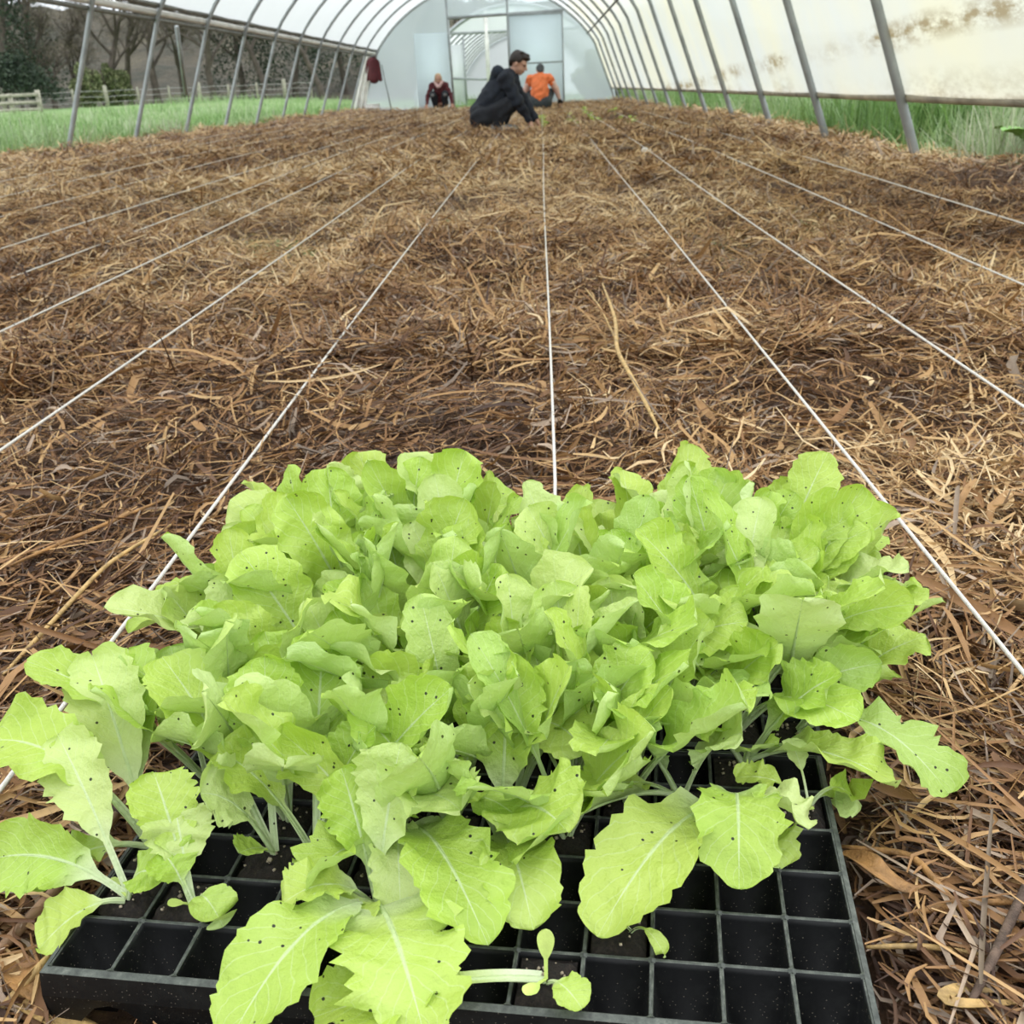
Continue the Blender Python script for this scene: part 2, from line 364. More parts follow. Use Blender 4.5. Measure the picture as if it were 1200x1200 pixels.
def straw_batch(n, ylo, yhi, pw, lw, ww, nseg, fold, spread, tilt, lift):
    t = rng.random(n); y = (ylo**(1-pw)+t*(yhi**(1-pw)-ylo**(1-pw)))**(1/(1-pw))
    lo = np.maximum(-5.65, -.62*y-.75); hi = np.minimum(2.5, .55*y+.7)
    x = lo+(hi-lo)*rng.random(n)
    hz = mulch_h(x, y); keep = ~in_tray(x, y, .006)
    x, y, hz = x[keep], y[keep], hz[keep]; n = len(x)
    clump = vnoise(x*2.4, y*1.8, 8)*2*math.pi
    az = np.where(rng.random(n) < .55, clump+rng.normal(0, .5, n), rng.random(n)*2*math.pi)
    el = np.clip(rng.normal(0, tilt, n), -.55, .6); el = np.where(in_tray(x, y, .09) | (y < .55), np.clip(el, -.08, .08), el)
    d = np.stack([np.cos(az)*np.cos(el), np.sin(az)*np.cos(el), np.sin(el)], 1)
    sd_ = np.cross(d, np.array([0, 0, 1.])); sd_ /= np.linalg.norm(sd_, axis=1)[:, None]
    tw = rng.normal(0, .55, n)[:, None]; up = np.cross(sd_, d); sd_ = sd_*np.cos(tw)+up*np.sin(tw)
    lay = rng.random(n)
    L = lw*np.exp(rng.normal(0, .5, n)); Wd = ww*np.exp(rng.normal(0, .45, n))
    ok = np.ones(n, bool)              # no strand runs into a tray
    for f in np.linspace(-.55, .55, 9): ok &= ~in_tray(x+d[:, 0]*L*f, y+d[:, 1]*L*f, .005)
    x, y, hz, d, sd_, L, Wd, lay = (q[ok] for q in (x, y, hz, d, sd_, L, Wd, lay)); n = len(x)
    near = in_tray(x, y, .06); L = np.where(near, np.minimum(L, .045), L)
    P = np.stack([x, y, hz+lift*lay**1.4], 1)
    V, Q, m = ribbons(P, d, sd_, L, Wd, nseg, rng.normal(0, .16, n)*np.where(near | (y < .5), .3, 1)*min(1., .09/lw), rng.normal(0, .19, n)*min(1., .09/lw), fold)
    patch = vnoise(x*1.1, y*.75, 11)*.6+vnoise(x*4, y*3, 12)*.4
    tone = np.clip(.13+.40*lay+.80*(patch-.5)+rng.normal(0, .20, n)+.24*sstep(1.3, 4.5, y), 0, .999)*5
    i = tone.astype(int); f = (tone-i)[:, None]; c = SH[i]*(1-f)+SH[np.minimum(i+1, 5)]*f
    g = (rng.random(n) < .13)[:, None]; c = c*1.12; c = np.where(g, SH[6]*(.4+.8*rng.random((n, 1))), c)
    c = np.concatenate([c, np.ones((n, 1))], 1)
    return V, Q, np.repeat(c, m, 0)
parts = [straw_batch(66000, .22, 2.4, .6, .058, .0029, 3, .45, 1, .28, .038),
         straw_batch(16000, .25, 1.35, .4, .030, .0028, 3, .45, 1, .2, .036),
         straw_batch(3800, .25, 4.5, .7, .17, .0042, 5, .5, 1, .13, .045),
         straw_batch(3200, .22, 2.6, .6, .075, .0075, 4, .5, 1, .22, .042),
         straw_batch(105000, 2.2, 7., 1.15, .080, .0040, 3, None, 1, .36, .045),
         straw_batch(130000, 6.5, 34, 1.35, .12, .0075, 2, None, 1, .40, .06)]
V = []; Q = []; Cc = []; k = 0
for v, q, c in parts: V.append(v); Q.append(q+k); Cc.append(c); k += len(v)
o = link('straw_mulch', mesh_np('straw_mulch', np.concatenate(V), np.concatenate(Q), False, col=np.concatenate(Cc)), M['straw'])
tag(o, 'brown rotting straw mulch spread over the whole tunnel bed', 'straw', kind='stuff')
del V, Q, Cc, parts

# single strands that stand out
def stalk(name, pts, w, mat, label, cat, flat=.45):
    P = np.array(pts, float); s = np.linspace(0, 1, len(P)); t = np.linspace(0, 1, len(P)*5)
    P = np.stack([np.interp(t, s, P[:, i]) for i in range(3)], 1)
    for _ in range(3): P[1:-1] = (P[:-2]+2*P[1:-1]+P[2:])/4
    m = MB(); m.tube(P, w*.5*(1-.45*np.abs(2*t-1)**3), 8)
    return tag(m.build(name, mat, smooth=True), label, cat)
def px_path(pp, z): return [at_z(a, b, z+dz) for a, b, dz in pp]
stalk('straw_stalk', px_path([(706, 332, .02), (722, 375, .05), (722, 410, .05), (745, 450, .03), (772, 503, .01)], .04), .0085, M['stalk'], 'long pale straw stalk lying right of the centre string beyond the lettuces', 'straw')
stalk('straw_stalk', px_path([(686, 338, .02), (705, 362, .03), (722, 400, .02)], .04), .0045, M['stalk'], 'short thin straw stalk forking off the long pale stalk right of centre', 'straw')
stalk('woody_stalk', px_path([(-14, 1126, 0), (40, 1072, .005), (90, 1015, .01), (150, 938, .006)], .025), .0095, simple('tan_stalk', (.36, .21, .12, 1), .6, .3, 40.), 'thick tan stalk leaning beside the left end of the near tray', 'stalk')
stalk('straw_stalk', px_path([(-8, 1192, 0), (45, 1135, .012), (58, 1120, .012)], .02), .006, M['stalk'], 'thin pale straw leaning on near left corner of front tray', 'straw')
stalk('twig', px_path([(1135, 1180, .012), (1165, 1120, .02), (1195, 1055, .02), (1215, 1010, .01)], .02), .0068, M['twig'], 'dark grey twig lying at bottom right corner of the photo', 'twig')
stalk('straw_stalk', px_path([(985, 992, 0), (1070, 1000, .012), (1110, 1050, .012), (1180, 1115, .006)], .02), .0055, M['dryleaf'], 'long amber straw bent beside the right side of the front tray', 'straw')
stalk('straw_stalk', px_path([(1015, 1110, .004), (1080, 1108, .01), (1150, 1118, .006)], .02), .004, M['stalk'], 'straight tan straw running right from the near right tray edge', 'straw')
stalk('straw_stalk', px_path([(1060, 1072, .008), (1130, 1058, .01), (1215, 1056, .008)], .02), .0052, M['dryleaf'], 'thick brown stem lying level right of the front tray', 'straw')
stalk('straw_stalk', px_path([(0, 795, 0), (60, 730, .01), (125, 660, .015), (200, 615, .01)], .02), .0055, M['stalk'], 'long tan straw left of the lettuces beside the left string', 'straw')
stalk('straw_stalk', px_path([(0, 668, 0), (90, 628, .01), (205, 580, .01)], .02), .0055, M['dryleaf'], 'long amber straw lying above the tan straw at left edge', 'straw')
stalk('straw_stalk', px_path([(258, 612, .0), (300, 597, .012), (330, 600, .012), (346, 612, .004)], .02), .006, M['stalk'], 'pale hooked straw just behind the left lettuces', 'straw')
stalk('straw_stalk', px_path([(915, 599, 0), (940, 596, .01), (955, 566, .012)], .02), .006, simple('bleached', (.62, .50, .36, 1)), 'bleached bent stem behind the right lettuces near the right string', 'straw')
def dry_blade(pts, w, label, mat):
    P = np.array(pts, float); n = 14; t = np.linspace(0, 1, n); s = np.linspace(0, 1, len(P))
    C = np.stack([np.interp(t, s, P[:, i]) for i in range(3)], 1)
    for _ in range(3): C[1:-1] = (C[:-2]+2*C[1:-1]+C[2:])/4
    T = np.gradient(C, axis=0); T /= np.linalg.norm(T, axis=1)[:, None]; B = np.cross(T, [0, 0, 1.]); B /= np.linalg.norm(B, axis=1)[:, None]
    v = np.linspace(-1, 1, 5); ww = w*.5*np.sin(np.clip(t*.94+.05, 0, 1)*math.pi)**.5
    A = C[:, None]+B[:, None]*(v[None, :, None]*ww[:, None, None]); A[:, :, 2] += (np.abs(v)[None]**1.3)*ww[:, None]*.75*np.sin(t*4+.6)[:, None]
    m = MB(); m.grid(A); m.grid(A-np.array([0, 0, .0008]), flip=True)
    return tag(m.build('dry_leaf', mat, smooth=True), label, 'dry leaf')
dry_blade(px_path([(985, 1000, .006), (1025, 1018, .02), (1075, 1040, .01)], .02), .019, 'broad amber dry leaf just right of the front tray edge', M['dryleaf'])
dry_blade(px_path([(1190, 1175, .004), (1120, 1182, .02), (1098, 1170, .022), (1130, 1150, .012), (1165, 1160, .01)], .02), .009, 'curled straw-coloured husk below the dark twig', M['stalk'])
dry_blade(px_path([(0, 1120, 0), (30, 1150, .018), (75, 1168, .008)], .012), .022, 'wide brown dry leaf at left of tray front corner', M['dryleaf'])
dry_blade(px_path([(10, 1170, 0), (60, 1190, .014), (120, 1205, .006)], .012), .017, 'narrow tan dry leaf at bottom left below the tray corner', M['stalk'])

# ------------------------------------------------------------------ strings
def string(x, y0, label, z0=.052, pre=None):
    ys_ = np.concatenate([np.linspace(y0, 6, 24)[:-1], np.linspace(6, 33, 30)])
    P = [(x+.003*math.sin(q*.9+x*9), q, z0+min(.0065*q, .06)+.004*math.sin(q*.55+x*3)) for q in ys_]
    if pre: P = pre+P
    return tag(MB().tube(P, .0024, 6).build('string', M['twine'], smooth=True), label, 'string')
string(0, 1.35, 'white planting string up the middle, straight behind the lettuces', pre=[(-.003, 1.0, .0035), (-.003, 1.10, .006)])
for i, x in enumerate((.43, .766, 1.19, 1.613)):
    string(x, .05, 'white planting string, %s to the right of the middle string' % ('first', 'second', 'third', 'fourth and outermost')[i])
for i, x in enumerate((-.474, -.916, -1.38, -1.75, -2.13, -2.72, -3.32, -4.0, -4.67)):
    string(x, .05, 'white planting string, %s to the left of the middle string' % ('first', 'second', 'third', 'fourth', 'fifth', 'sixth', 'seventh', 'eighth', 'ninth and outermost')[i])
kx = at_z(752, 178, .075)
m = MB(); a = np.linspace(0, math.pi, 9)
m.tube([(0, 0, -.03*math.cos(q)) for q in a], .03*np.sin(a)+1e-4, 10); m.tube([(.02, .01, .01), (.05, .02, .012)], .006, 6)
tag(m.build('string_knot', M['twine'], loc=(.766+.01, float(kx[1]), .078), smooth=True), 'white knotted tuft on the second string right of the middle', 'knot')

# ------------------------------------------------------------------ polytunnel shell
cover = None
angs = np.linspace(ANG_RB, ANG_LH, 49); kk = np.linspace(K0, K1, (K1-K0)*4+1)
A = np.zeros((len(kk), len(angs), 3))
for i, k in enumerate(kk):
    sag = .022*math.sin(math.pi*(k % 1.))**2; r = RAD+.034-sag
    X, Z = arc(angs, r-RAD)
    A[i] = np.stack([X, hoop_y(k, X), Z], 1)
cover = tag(MB().grid(A).build('ceiling', M['film'], smooth=True), kind='structure')
aa = np.linspace(math.asin((-.12-ZC)/RAD), math.pi-math.asin((-.12-ZC)/RAD), 49)
for k in range(K0, K1+1):
    x_, z_ = arc(aa); MB().tube(np.stack([x_, hoop_y(k, x_), z_], 1), .0285, 10).build('hoop', M['steel'], cover, smooth=True)
def along(name, ang, r, mat, dr=0., parent=None, n=8, kend=K1):
    ks = np.linspace(K0, kend, 40); x_, z_ = (float(q) for q in arc(ang, dr))
    return MB().tube([(x_, hoop_y(q, x_), z_) for q in ks], r, n).build(name, mat, parent, smooth=True)
along('purlin', math.asin((1.96-ZC)/RAD), .022, M['dark_steel'], -.035, cover)
along('purlin', math.pi/2, .022, M['dark_steel'], -.035, cover)
along('hip_rail', ANG_LH, .030, M['dark_steel'], .03, cover)
along('film_roll', ANG_LH+.030, .042, M['hem_white'], .06, cover)
along('roll_tube', ANG_LH+.052, .026, M['dark_steel'], .05, cover)
along('hem_roll', ANG_RB-.004, .026, M['hem'], .045, cover)
# left wall-side brace
b0 = at_y(207, 31, hoop_y(4.6, -4.9)); b1 = at_y(218, 110, hoop_y(5, -5.3))
MB().tube([b0, b1], .03, 8).build('brace', M['steel'], cover, smooth=True)
MB().tube([(2.3, hoop_y(2, 2.3)+.7, .42), (2.34, hoop_y(2, 2.3)+.75, -.02)], .012, 6).build('stake', M['dark_steel'], cover, smooth=True)

# end wall
ye = lambda x: 33.62+.08*(x-XC)
DX0, DX1, DZ = -2.66, -.93, 2.56
def end_strip(x0, x1, z0f, n=20, dy=0.):
    xx = np.linspace(x0, x1, n); top = ZC+np.sqrt(np.maximum(RAD**2-(xx-XC)**2, .0)); v = np.linspace(0, 1, 12)
    z0 = np.full(n, z0f); top = np.maximum(top, z0+.01)
    Z = z0[:, None]+(top-z0)[:, None]*v[None]; Xg = np.repeat(xx[:, None], 12, 1)
    return np.stack([Xg, ye(Xg)+dy+.03*np.sin(Xg*3+Z*1.5)*np.sin(v*math.pi)[None], Z], -1)
wb = MB(); wb.grid(end_strip(-5.48, DX0, -.05, 24)); wb.grid(end_strip(DX0, DX1, DZ, 12)); wb.grid(end_strip(DX1, 2.28, -.05, 24))
wall = tag(wb.build('wall_back', M['endfilm'], smooth=True), kind='structure')
def bar(name, p, q, r, mat, parent): return MB().tube([p, q], r, 8).build(name, mat, parent, smooth=True)
P3 = lambda x, z, dy=-.06: (x, ye(x)+dy, z)
bar('door_post', P3(DX0, 0), P3(DX0-.06, 3.2), .035, M['steel'], wall); bar('door_post', P3(DX1, 0), P3(DX1, 3.3), .035, M['steel'], wall)
bar('door_header', P3(DX0-.05, DZ-.04), P3(.72, DZ+.03), .045, M['steel'], wall)
bar('mid_post', P3(-4.55, 0), P3(-4.75, 1.35), .02, M['steel'], wall)
# gathered film hanging at the left corner
n = 13; t = np.linspace(0, 1, 14); u = np.linspace(0, 1, n); A = np.zeros((14, n, 3))
for i, q in enumerate(t):
    x0 = -5.02+(-.50)*q**.8; A[i, :, 0] = x0+(u-.5)*(.26+.16*q); A[i, :, 1] = ye(x0)-.25+.05*np.sin(u*16+q); A[i, :, 2] = 1.62*(1-q)+.03*q
m = MB(); m.grid(A); m.grid(A+np.array([0, .03, 0]), flip=True); m.build('gathered_film', M['hem_white'], wall, smooth=True)
# sliding door: white sheet on a steel frame, right of the opening
d1 = tag(MB().box((0, -.02, 0), (1.60, .02, 2.52)).build('door_1', M['doorfilm'], loc=P3(-.91, .02, -.13)), kind='structure')
d1.rotation_euler = (0, 0, math.atan(.08))
for (a0, a1) in (((0, 0, .02), (0, 0, 2.52)), ((1.6, 0, .02), (1.6, 0, 2.52)), ((0, 0, 2.5), (1.6, 0, 2.5)), ((0, 0, 1.18), (1.6, 0, 1.18)), ((0, 0, .04), (1.6, 0, .04))):
    bar('door_rail', (a0[0], -.03, a0[2]), (a1[0], -.03, a1[2]), .022, M['steel'], d1)
d2 = tag(MB().box((0, -.02, 0), (1.0, .02, 2.12)).build('door_2', M['doorfilm'], loc=P3(-3.72, .02, -.13)), kind='structure')
d2.rotation_euler = (0, 0, math.atan(.08))

# second tunnel seen through the open doorway
t2 = empty('polytunnel', (-.95, 42., 0))
a = np.linspace(math.asin(.55/RAD), math.pi-math.asin(.55/RAD), 33); yy = np.linspace(0, 24, 13)
A = np.stack([np.stack([RAD*np.cos(a), np.full_like(a, q), ZC+RAD*np.sin(a)], 1) for q in yy])
MB().grid(A).build('cover', M['farfilm'], t2, smooth=True)
for k in range(0, 13): MB().tube(np.stack([(RAD-.03)*np.cos(a), np.full_like(a, k*2.), ZC+(RAD-.03)*np.sin(a)], 1), .05 if k else .07, 8).build('hoop', M['steel'], t2, smooth=True)
for x_, zt, r in ((-1.9, 2.3, .04), (-1.02, 3.2, .075), (.2, 3.3, .05), (1.3, 3.1, .05)): bar('frame_post', (x_, -.02, 0), (x_, -.02, zt), r, M['hem_white'] if r > .06 else M['steel'], t2)
A = np.stack([np.stack([RAD*np.cos(a)*q, np.full_like(a, 23.9), np.maximum(ZC+RAD*np.sin(a)*q, 0)], 1) for q in np.linspace(.02, 1, 4)]); MB().grid(A).build('end_wall', M['doorfilm'], t2, smooth=True)
bar('frame_rail', (-2.6, -.02, 2.48), (2.4, -.02, 2.48), .05, M['steel'], t2); bar('frame_rail', (-2.4, -.02, .95), (-.9, -.02, .85), .04, M['steel'], t2)
m = MB(); m.box((-2.5, .0, 0), (-1.9, .02, 2.1)); m.build('end_panel', M['farfilm'], t2)
xx = np.linspace(-2.5, 2.5, 20); v = np.linspace(0, 1, 5); tp = ZC+np.sqrt(RAD**2-xx**2)-.02
A = np.stack([np.repeat(xx[:, None], 5, 1), np.zeros((20, 5)), 2.5+(tp-2.5)[:, None]*v[None]], -1); MB().grid(A).build('end_gable', M['farfilm'], t2, smooth=True)
tag(t2, 'second white polytunnel standing beyond the open doorway of the far end wall', 'polytunnel')

# ------------------------------------------------------------------ seedling trays
def cell_mesh():
    m = MB(); hx, hy = PX/2, PY/2; a, b = .0026, .0026; zs = [(-.0003, 0.), (0., .0006), (-.0006, .0013), (-.005, .0018), (-.046, .0085)]
    rings = []
    for z, ins in zs:
        rings.append([(-hx+ins, -hy+ins, z), (hx-ins, -hy+ins, z), (hx-ins, hy-ins, z), (-hx+ins, hy-ins, z)])
    V = np.array(rings).reshape(-1, 3); Q = []; mi = []
    for i in range(len(zs)-1):
        for j in range(4): Q.append((i*4+j, i*4+(j+1) % 4, (i+1)*4+(j+1) % 4, (i+1)*4+j)); mi.append(1 if i < 2 else 0)
    Q.append(tuple(range((len(zs)-1)*4, len(zs)*4))); mi.append(0)
    # knob where four cells meet
    s = m.add(V, Q); m.mi = mi
    for cx, cy in ((-hx, -hy), (hx, -hy), (-hx, hy), (hx, hy)):
        r = .0026; sgx = 1 if cx < 0 else -1; sgy = 1 if cy < 0 else -1
        vv = [(cx, cy, .0012), (cx+sgx*r, cy, .0008), (cx+sgx*r*.8, cy+sgy*r*.8, -.001), (cx, cy+sgy*r, .0008)]
        q = [(0, 1, 2, 3)] if sgx*sgy > 0 else [(3, 2, 1, 0)]
        m.add(vv, q, 1)
    return mesh_np('cell', np.concatenate(m.V), np.concatenate(m.Q), False, mi=m.mi)
CELL = cell_mesh(); CELL.materials.append(M['plastic']); CELL.materials.append(M['rim'])
def make_tray(org, label):
    root = empty('seedling_tray', (org[0], org[1], TRAY_Z), TA)
    tag(root, label, 'seedling tray')
    for c in range(12):
        for r in range(6):
            o = bpy.data.objects.new('cell', CELL); COL.objects.link(o); o.parent = root; o.location = ((c+.5)*PX, (r+.5)*PY, 0)
    w, d = 12*PX, 6*PY; m = MB(); e = .004
    for z0, z1, o0, o1 in ((.0004, -.0016, 0, e), (-.0016, -.020, e, e+.0015)):
        c0 = [(-o0, -o0, z0), (w+o0, -o0, z0), (w+o0, d+o0, z0), (-o0, d+o0, z0)]; c1 = [(-o1, -o1, z1), (w+o1, -o1, z1), (w+o1, d+o1, z1), (-o1, d+o1, z1)]
        m.add(c0+c1, [(j, 4+j, 4+(j+1) % 4, (j+1) % 4) for j in range(4)], 0 if z0 > 0 else 1)
    m.build('rim', [M['rim'], M['plastic']], root)
    m = MB(); o1 = e+.0015
    for c in range(12):                # skirt with an arch-shaped notch under every second cell
        pass
    def skirt(p, q, n, inward):
        p = np.array(p, float); q = np.array(q, float); L = np.linalg.norm(q-p); tt = np.linspace(0, 1, n*8+1)
        ph = (tt*n) % 1.; notch = np.clip(1-((ph-.5)/.30)**2, 0, 1)**.5
        zb = -.060+.032*notch; X = p+(q-p)*tt[:, None]
        A = np.stack([np.concatenate([X, np.full((len(tt), 1), -.020)], 1), np.concatenate([X+np.array(inward)*.003, zb[:, None]], 1)], 1)
        m.grid(A)
    skirt((-o1, -o1), (w+o1, -o1), 6, (0, 1)); skirt((w+o1, -o1), (w+o1, d+o1), 3, (-1, 0)); skirt((w+o1, d+o1), (-o1, d+o1), 6, (0, -1)); skirt((-o1, d+o1), (-o1, -o1), 3, (1, 0))
    m.build('skirt', M['plastic'], root)
    return root
make_tray(TRAYS[0], 'black plastic seedling tray in front with emptied cells on its near side')
make_tray(TRAYS[1], 'black plastic seedling tray behind the first, hidden under lettuces')
def cell_xy(tr, c, r):
    p = TRAYS[tr]+TU*((c+.5)*PX)+TV*((r+.5)*PY); return p

# ------------------------------------------------------------------ lettuce
def smin_env(u): return np.clip(u, 0, 1)
def leaf_mesh(P0, P1, P2, Wd, pet=.28, roll0=0., roll1=0., cup=.12, ruf=.10, serr=.06, lobe=.0, ns=34, nv=13, seed=None, name='leaf', fold=0., petw=.10, taper=.62):
    g = np.random.default_rng(seed if seed is not None else int(rng.integers(1e9)))
    P0, P1, P2 = (np.asarray(p, float) for p in (P0, P1, P2))
    q = np.linspace(0, 1, ns+1); s = 1-(1-q)**1.7
    C = ((1-s)**2)[:, None]*P0+(2*s*(1-s))[:, None]*P1+(s**2)[:, None]*P2
    T = np.gradient(C, axis=0); T /= np.linalg.norm(T, axis=1)[:, None]+1e-9
    L = np.linalg.norm(np.diff(C, axis=0), axis=1).sum()
    hz = P2-P0; hz = np.array([hz[0], hz[1], 0.]); hz = hz/(np.linalg.norm(hz)+1e-9)
    ref = np.array([0, 0, 1.])*.75-hz*.65
    B = np.cross(T, ref); B /= np.linalg.norm(B, axis=1)[:, None]+1e-9; N = np.cross(B, T)
    ro = (roll0+(roll1-roll0)*s)[:, None]; B, N = B*np.cos(ro)+N*np.sin(ro), N*np.cos(ro)-B*np.sin(ro)
    u = np.clip((s-pet)/(1-pet), 0, 1)
    sh = (u**taper)*np.maximum(1-u**4.2, 0)**.5; sh /= sh.max()
    w0 = Wd*.5*np.maximum(sh, petw*(1-.55*u)*(u < .999)); w0[-1] = Wd*.02
    v = np.linspace(-1, 1, nv); V = np.zeros((ns+1, nv, 3))
    def wav(f, amp): return lambda x: amp*np.sin(2*math.pi*(f*x+g.random()))
    sides = []
    for sd_ in (0, 1):
        fs = [(f+g.random()*f*.4, a) for f, a in ((4, lobe*1.2), (7, lobe), (12, serr*.9), (21, serr*1.15))]
        ph = g.random(8); mod = 1+sum(a*np.sin(2*math.pi*(f*s+ph[i])) for i, (f, a) in enumerate(fs))*np.minimum(u*5, 1)
        rf = [(1.6+g.random()*1.2, ruf*.9), (3.6+g.random()*1.6, ruf*.65), (7.+g.random()*3, ruf*.33)]
        rp = g.random(8); rr = sum(a*np.sin(2*math.pi*(f*s+rp[i])) for i, (f, a) in enumerate(rf))*np.minimum(u*3, 1)
        sides.append((mod, rr))
    ab = g.random(4)*6.28; kb = 4+g.random(2)*3
    for j, vv in enumerate(v):
        a = abs(vv); mod, rr = sides[0] if vv < 0 else sides[1]
        w = w0*(1+(mod-1)*a**2)
        th = cup*2.6*a*(1+fold)                        # the halves rise like a shallow trough
        lat = w*vv*np.cos(th*np.ones_like(w)); hgt = w*a*np.sin(th)+Wd*rr*a**1.8+Wd*.018*np.sin(kb[0]*2*math.pi*s+ab[0]+vv*4)*np.minimum(u*4, 1)*(a > .05)
        back = -Wd*.10*a**2*np.minimum(u*2, 1)
        V[:, j] = C+B*lat[:, None]+N*hgt[:, None]+T*(back*(1-u**6)+Wd*serr*.35*a**3*np.sin(37*s+ab[1]))[:, None]
    i, j = np.meshgrid(np.arange(ns), np.arange(nv-1), indexing='ij'); k = (i*nv+j).ravel()
    Q = np.stack([k, k+1, k+nv+1, k+nv], 1)
    UV = np.stack([np.repeat((v*.5+.5)[None], ns+1, 0), np.repeat(s[:, None], nv, 1)], -1).reshape(-1, 2)
    # fleshy midrib on the underside
    idx = np.arange(0, ns+1, 2); n6 = 6; rr_ = np.maximum(.0021*(Wd/.055)*(1-s[idx]*1.05), .00015)
    an = np.arange(n6)*2*math.pi/n6
    Rv = (C-N*(.55*np.maximum(.0021*(1-s), 0))[:, None])[idx][:, None]+rr_[:, None, None]*(np.cos(an)[None, :, None]*B[idx][:, None]*1.25+np.sin(an)[None, :, None]*N[idx][:, None])
    nn = ns*nv+nv; m_ = len(idx)
    Rq = np.array([(nn+a_*n6+b_, nn+a_*n6+(b_+1) % n6, nn+(a_+1)*n6+(b_+1) % n6, nn+(a_+1)*n6+b_) for a_ in range(m_-1) for b_ in range(n6)])
    UV = np.concatenate([UV, np.stack([np.full(m_*n6, .5), np.repeat(s[idx], n6)], 1)])
    return mesh_np(name, np.concatenate([V.reshape(-1, 3), Rv.reshape(-1, 3)]), np.concatenate([Q, Rq]), True, uv=UV)

def plug_mesh(seed):
    g = np.random.default_rng(seed); n = 9; xx = np.linspace(-1, 1, n); X, Y = np.meshgrid(xx, xx, indexing='ij')
    hx, hy = PX/2-.0036, PY/2-.0036; e = np.maximum(abs(X), abs(Y))
    Z = -.0045+.004*(1-e**4)+g.normal(0, .0011, X.shape)
    m = MB(); m.grid(np.stack([X*hx, Y*hy, Z], -1), flip=True)
    ring = np.array([(-hx, -hy), (hx, -hy), (hx, hy), (-hx, hy)]); 
    m.add([(*p, -.0035) for p in ring]+[(*(p*.72), -.041) for p in ring], [(j, 4+j, 4+(j+1) % 4, (j+1) % 4) for j in range(4)]+[(4, 5, 6, 7)])
    return mesh_np('root_plug', np.concatenate(m.V), np.concatenate(m.Q), True)
PLUGS = [plug_mesh(i) for i in range(6)]
for p in PLUGS: p.materials.append(M['compost'])
def perlite_mesh(seed):
    g = np.random.default_rng(seed); m = MB()
    for _ in range(14):
        c = np.array([g.uniform(-.014, .014), g.uniform(-.014, .014), .0012]); r = .0004+.0012*g.random()**2.2
        m.box(-r*np.array([1, .8, .7]), r*np.array([.8, 1, .8]), rot=np.array(Matrix.Rotation(g.random()*6, 3, 'Z')@Matrix.Rotation(.6, 3, 'X')), at=c)
    return mesh_np('perlite_grains', np.concatenate(m.V), np.concatenate(m.Q), False)
PERL = [perlite_mesh(i) for i in range(4)]
for p in PERL: p.materials.append(M['perlite'])

used = {}
def plant(tr, c, r, label, group=None, off=(0, 0)):
    xy = cell_xy(tr, c, r); used[(tr, c, r)] = 1
    root = empty('lettuce_seedling', (xy[0]+off[0], xy[1]+off[1], TRAY_Z)); tag(root, label, 'lettuce', group)
    o = bpy.data.objects.new('root_plug', PLUGS[(c*7+r*3) % 6]); COL.objects.link(o); o.parent = root; o.rotation_euler = (0, 0, TA); o.location = (-off[0], -off[1], 0)
    g = bpy.data.objects.new('perlite_grains', PERL[(c+r) % 4]); COL.objects.link(g); g.parent = o; g['kind'] = 'stuff'
    return root
def leaf_to(root, tip, Wd, up=.6, e0=None, **kw):
    """a leaf of plant root whose tip comes to rest at world point tip"""
    b = np.array(root.location); d = np.asarray(tip, float)-b; h = np.array([d[0], d[1], 0]); L = np.linalg.norm(d)
    P1 = d*.42+np.array([0, 0, up*L])
    j = rng.normal(0, .0015, 3); j[2] = 0
    return link('leaf', leaf_mesh(j, P1, d, Wd, **kw), M['leaf'], root)
def leaf_free(root, az, e0, e1, L, Wd, **kw):
    ca, sa = math.cos(az), math.sin(az)
    P1 = L*.52*np.array([ca*math.cos(e0), sa*math.cos(e0), math.sin(e0)]); P2 = P1+L*.52*np.array([ca*math.cos(e1), sa*math.cos(e1), math.sin(e1)])
    j = np.array([ca*.002, sa*.002, 0])
    return link('leaf', leaf_mesh(j, P1+j, P2+j, Wd, **kw), M['leaf'], root)
def cot(root, az, L=.017, Wd=.009, el=.3, lab=None):
    ca, sa = math.cos(az), math.sin(az); P2 = L*np.array([ca*math.cos(el), sa*math.cos(el), math.sin(el)])+np.array([0, 0, .004])
    return link('cotyledon', leaf_mesh((0, 0, .002), P2*.5+np.array([0, 0, .003]), P2, Wd, pet=.35, ruf=.01, serr=0., cup=.06, ns=12, nv=7, petw=.22), M['cot'], root)
def cell_of(px, py, tr=0):
    p = at_z(px, py, TRAY_Z)[:2]-TRAYS[tr]; return int(math.floor((p@TU)/PX)), int(math.floor((p@TV)/PY))
def at_cell(px, py, label, tr=0, snap=True, dc=0, dr=0):
    c, r = cell_of(px, py, tr); c = min(11, max(0, c+dc)); r = min(5, max(0, r+dr))
    while (tr, c, r) in used: r = r+1 if r < 5 else r; c = c+1 if r == 5 else c
    off = np.array(at_z(px, py, TRAY_Z)[:2])-cell_xy(tr, c, r); off = np.clip(off, -.008, .008)
    return plant(tr, c, r, label, off=off)
tip = lambda px, py, z: at_z(px, py, TRAY_Z+z)

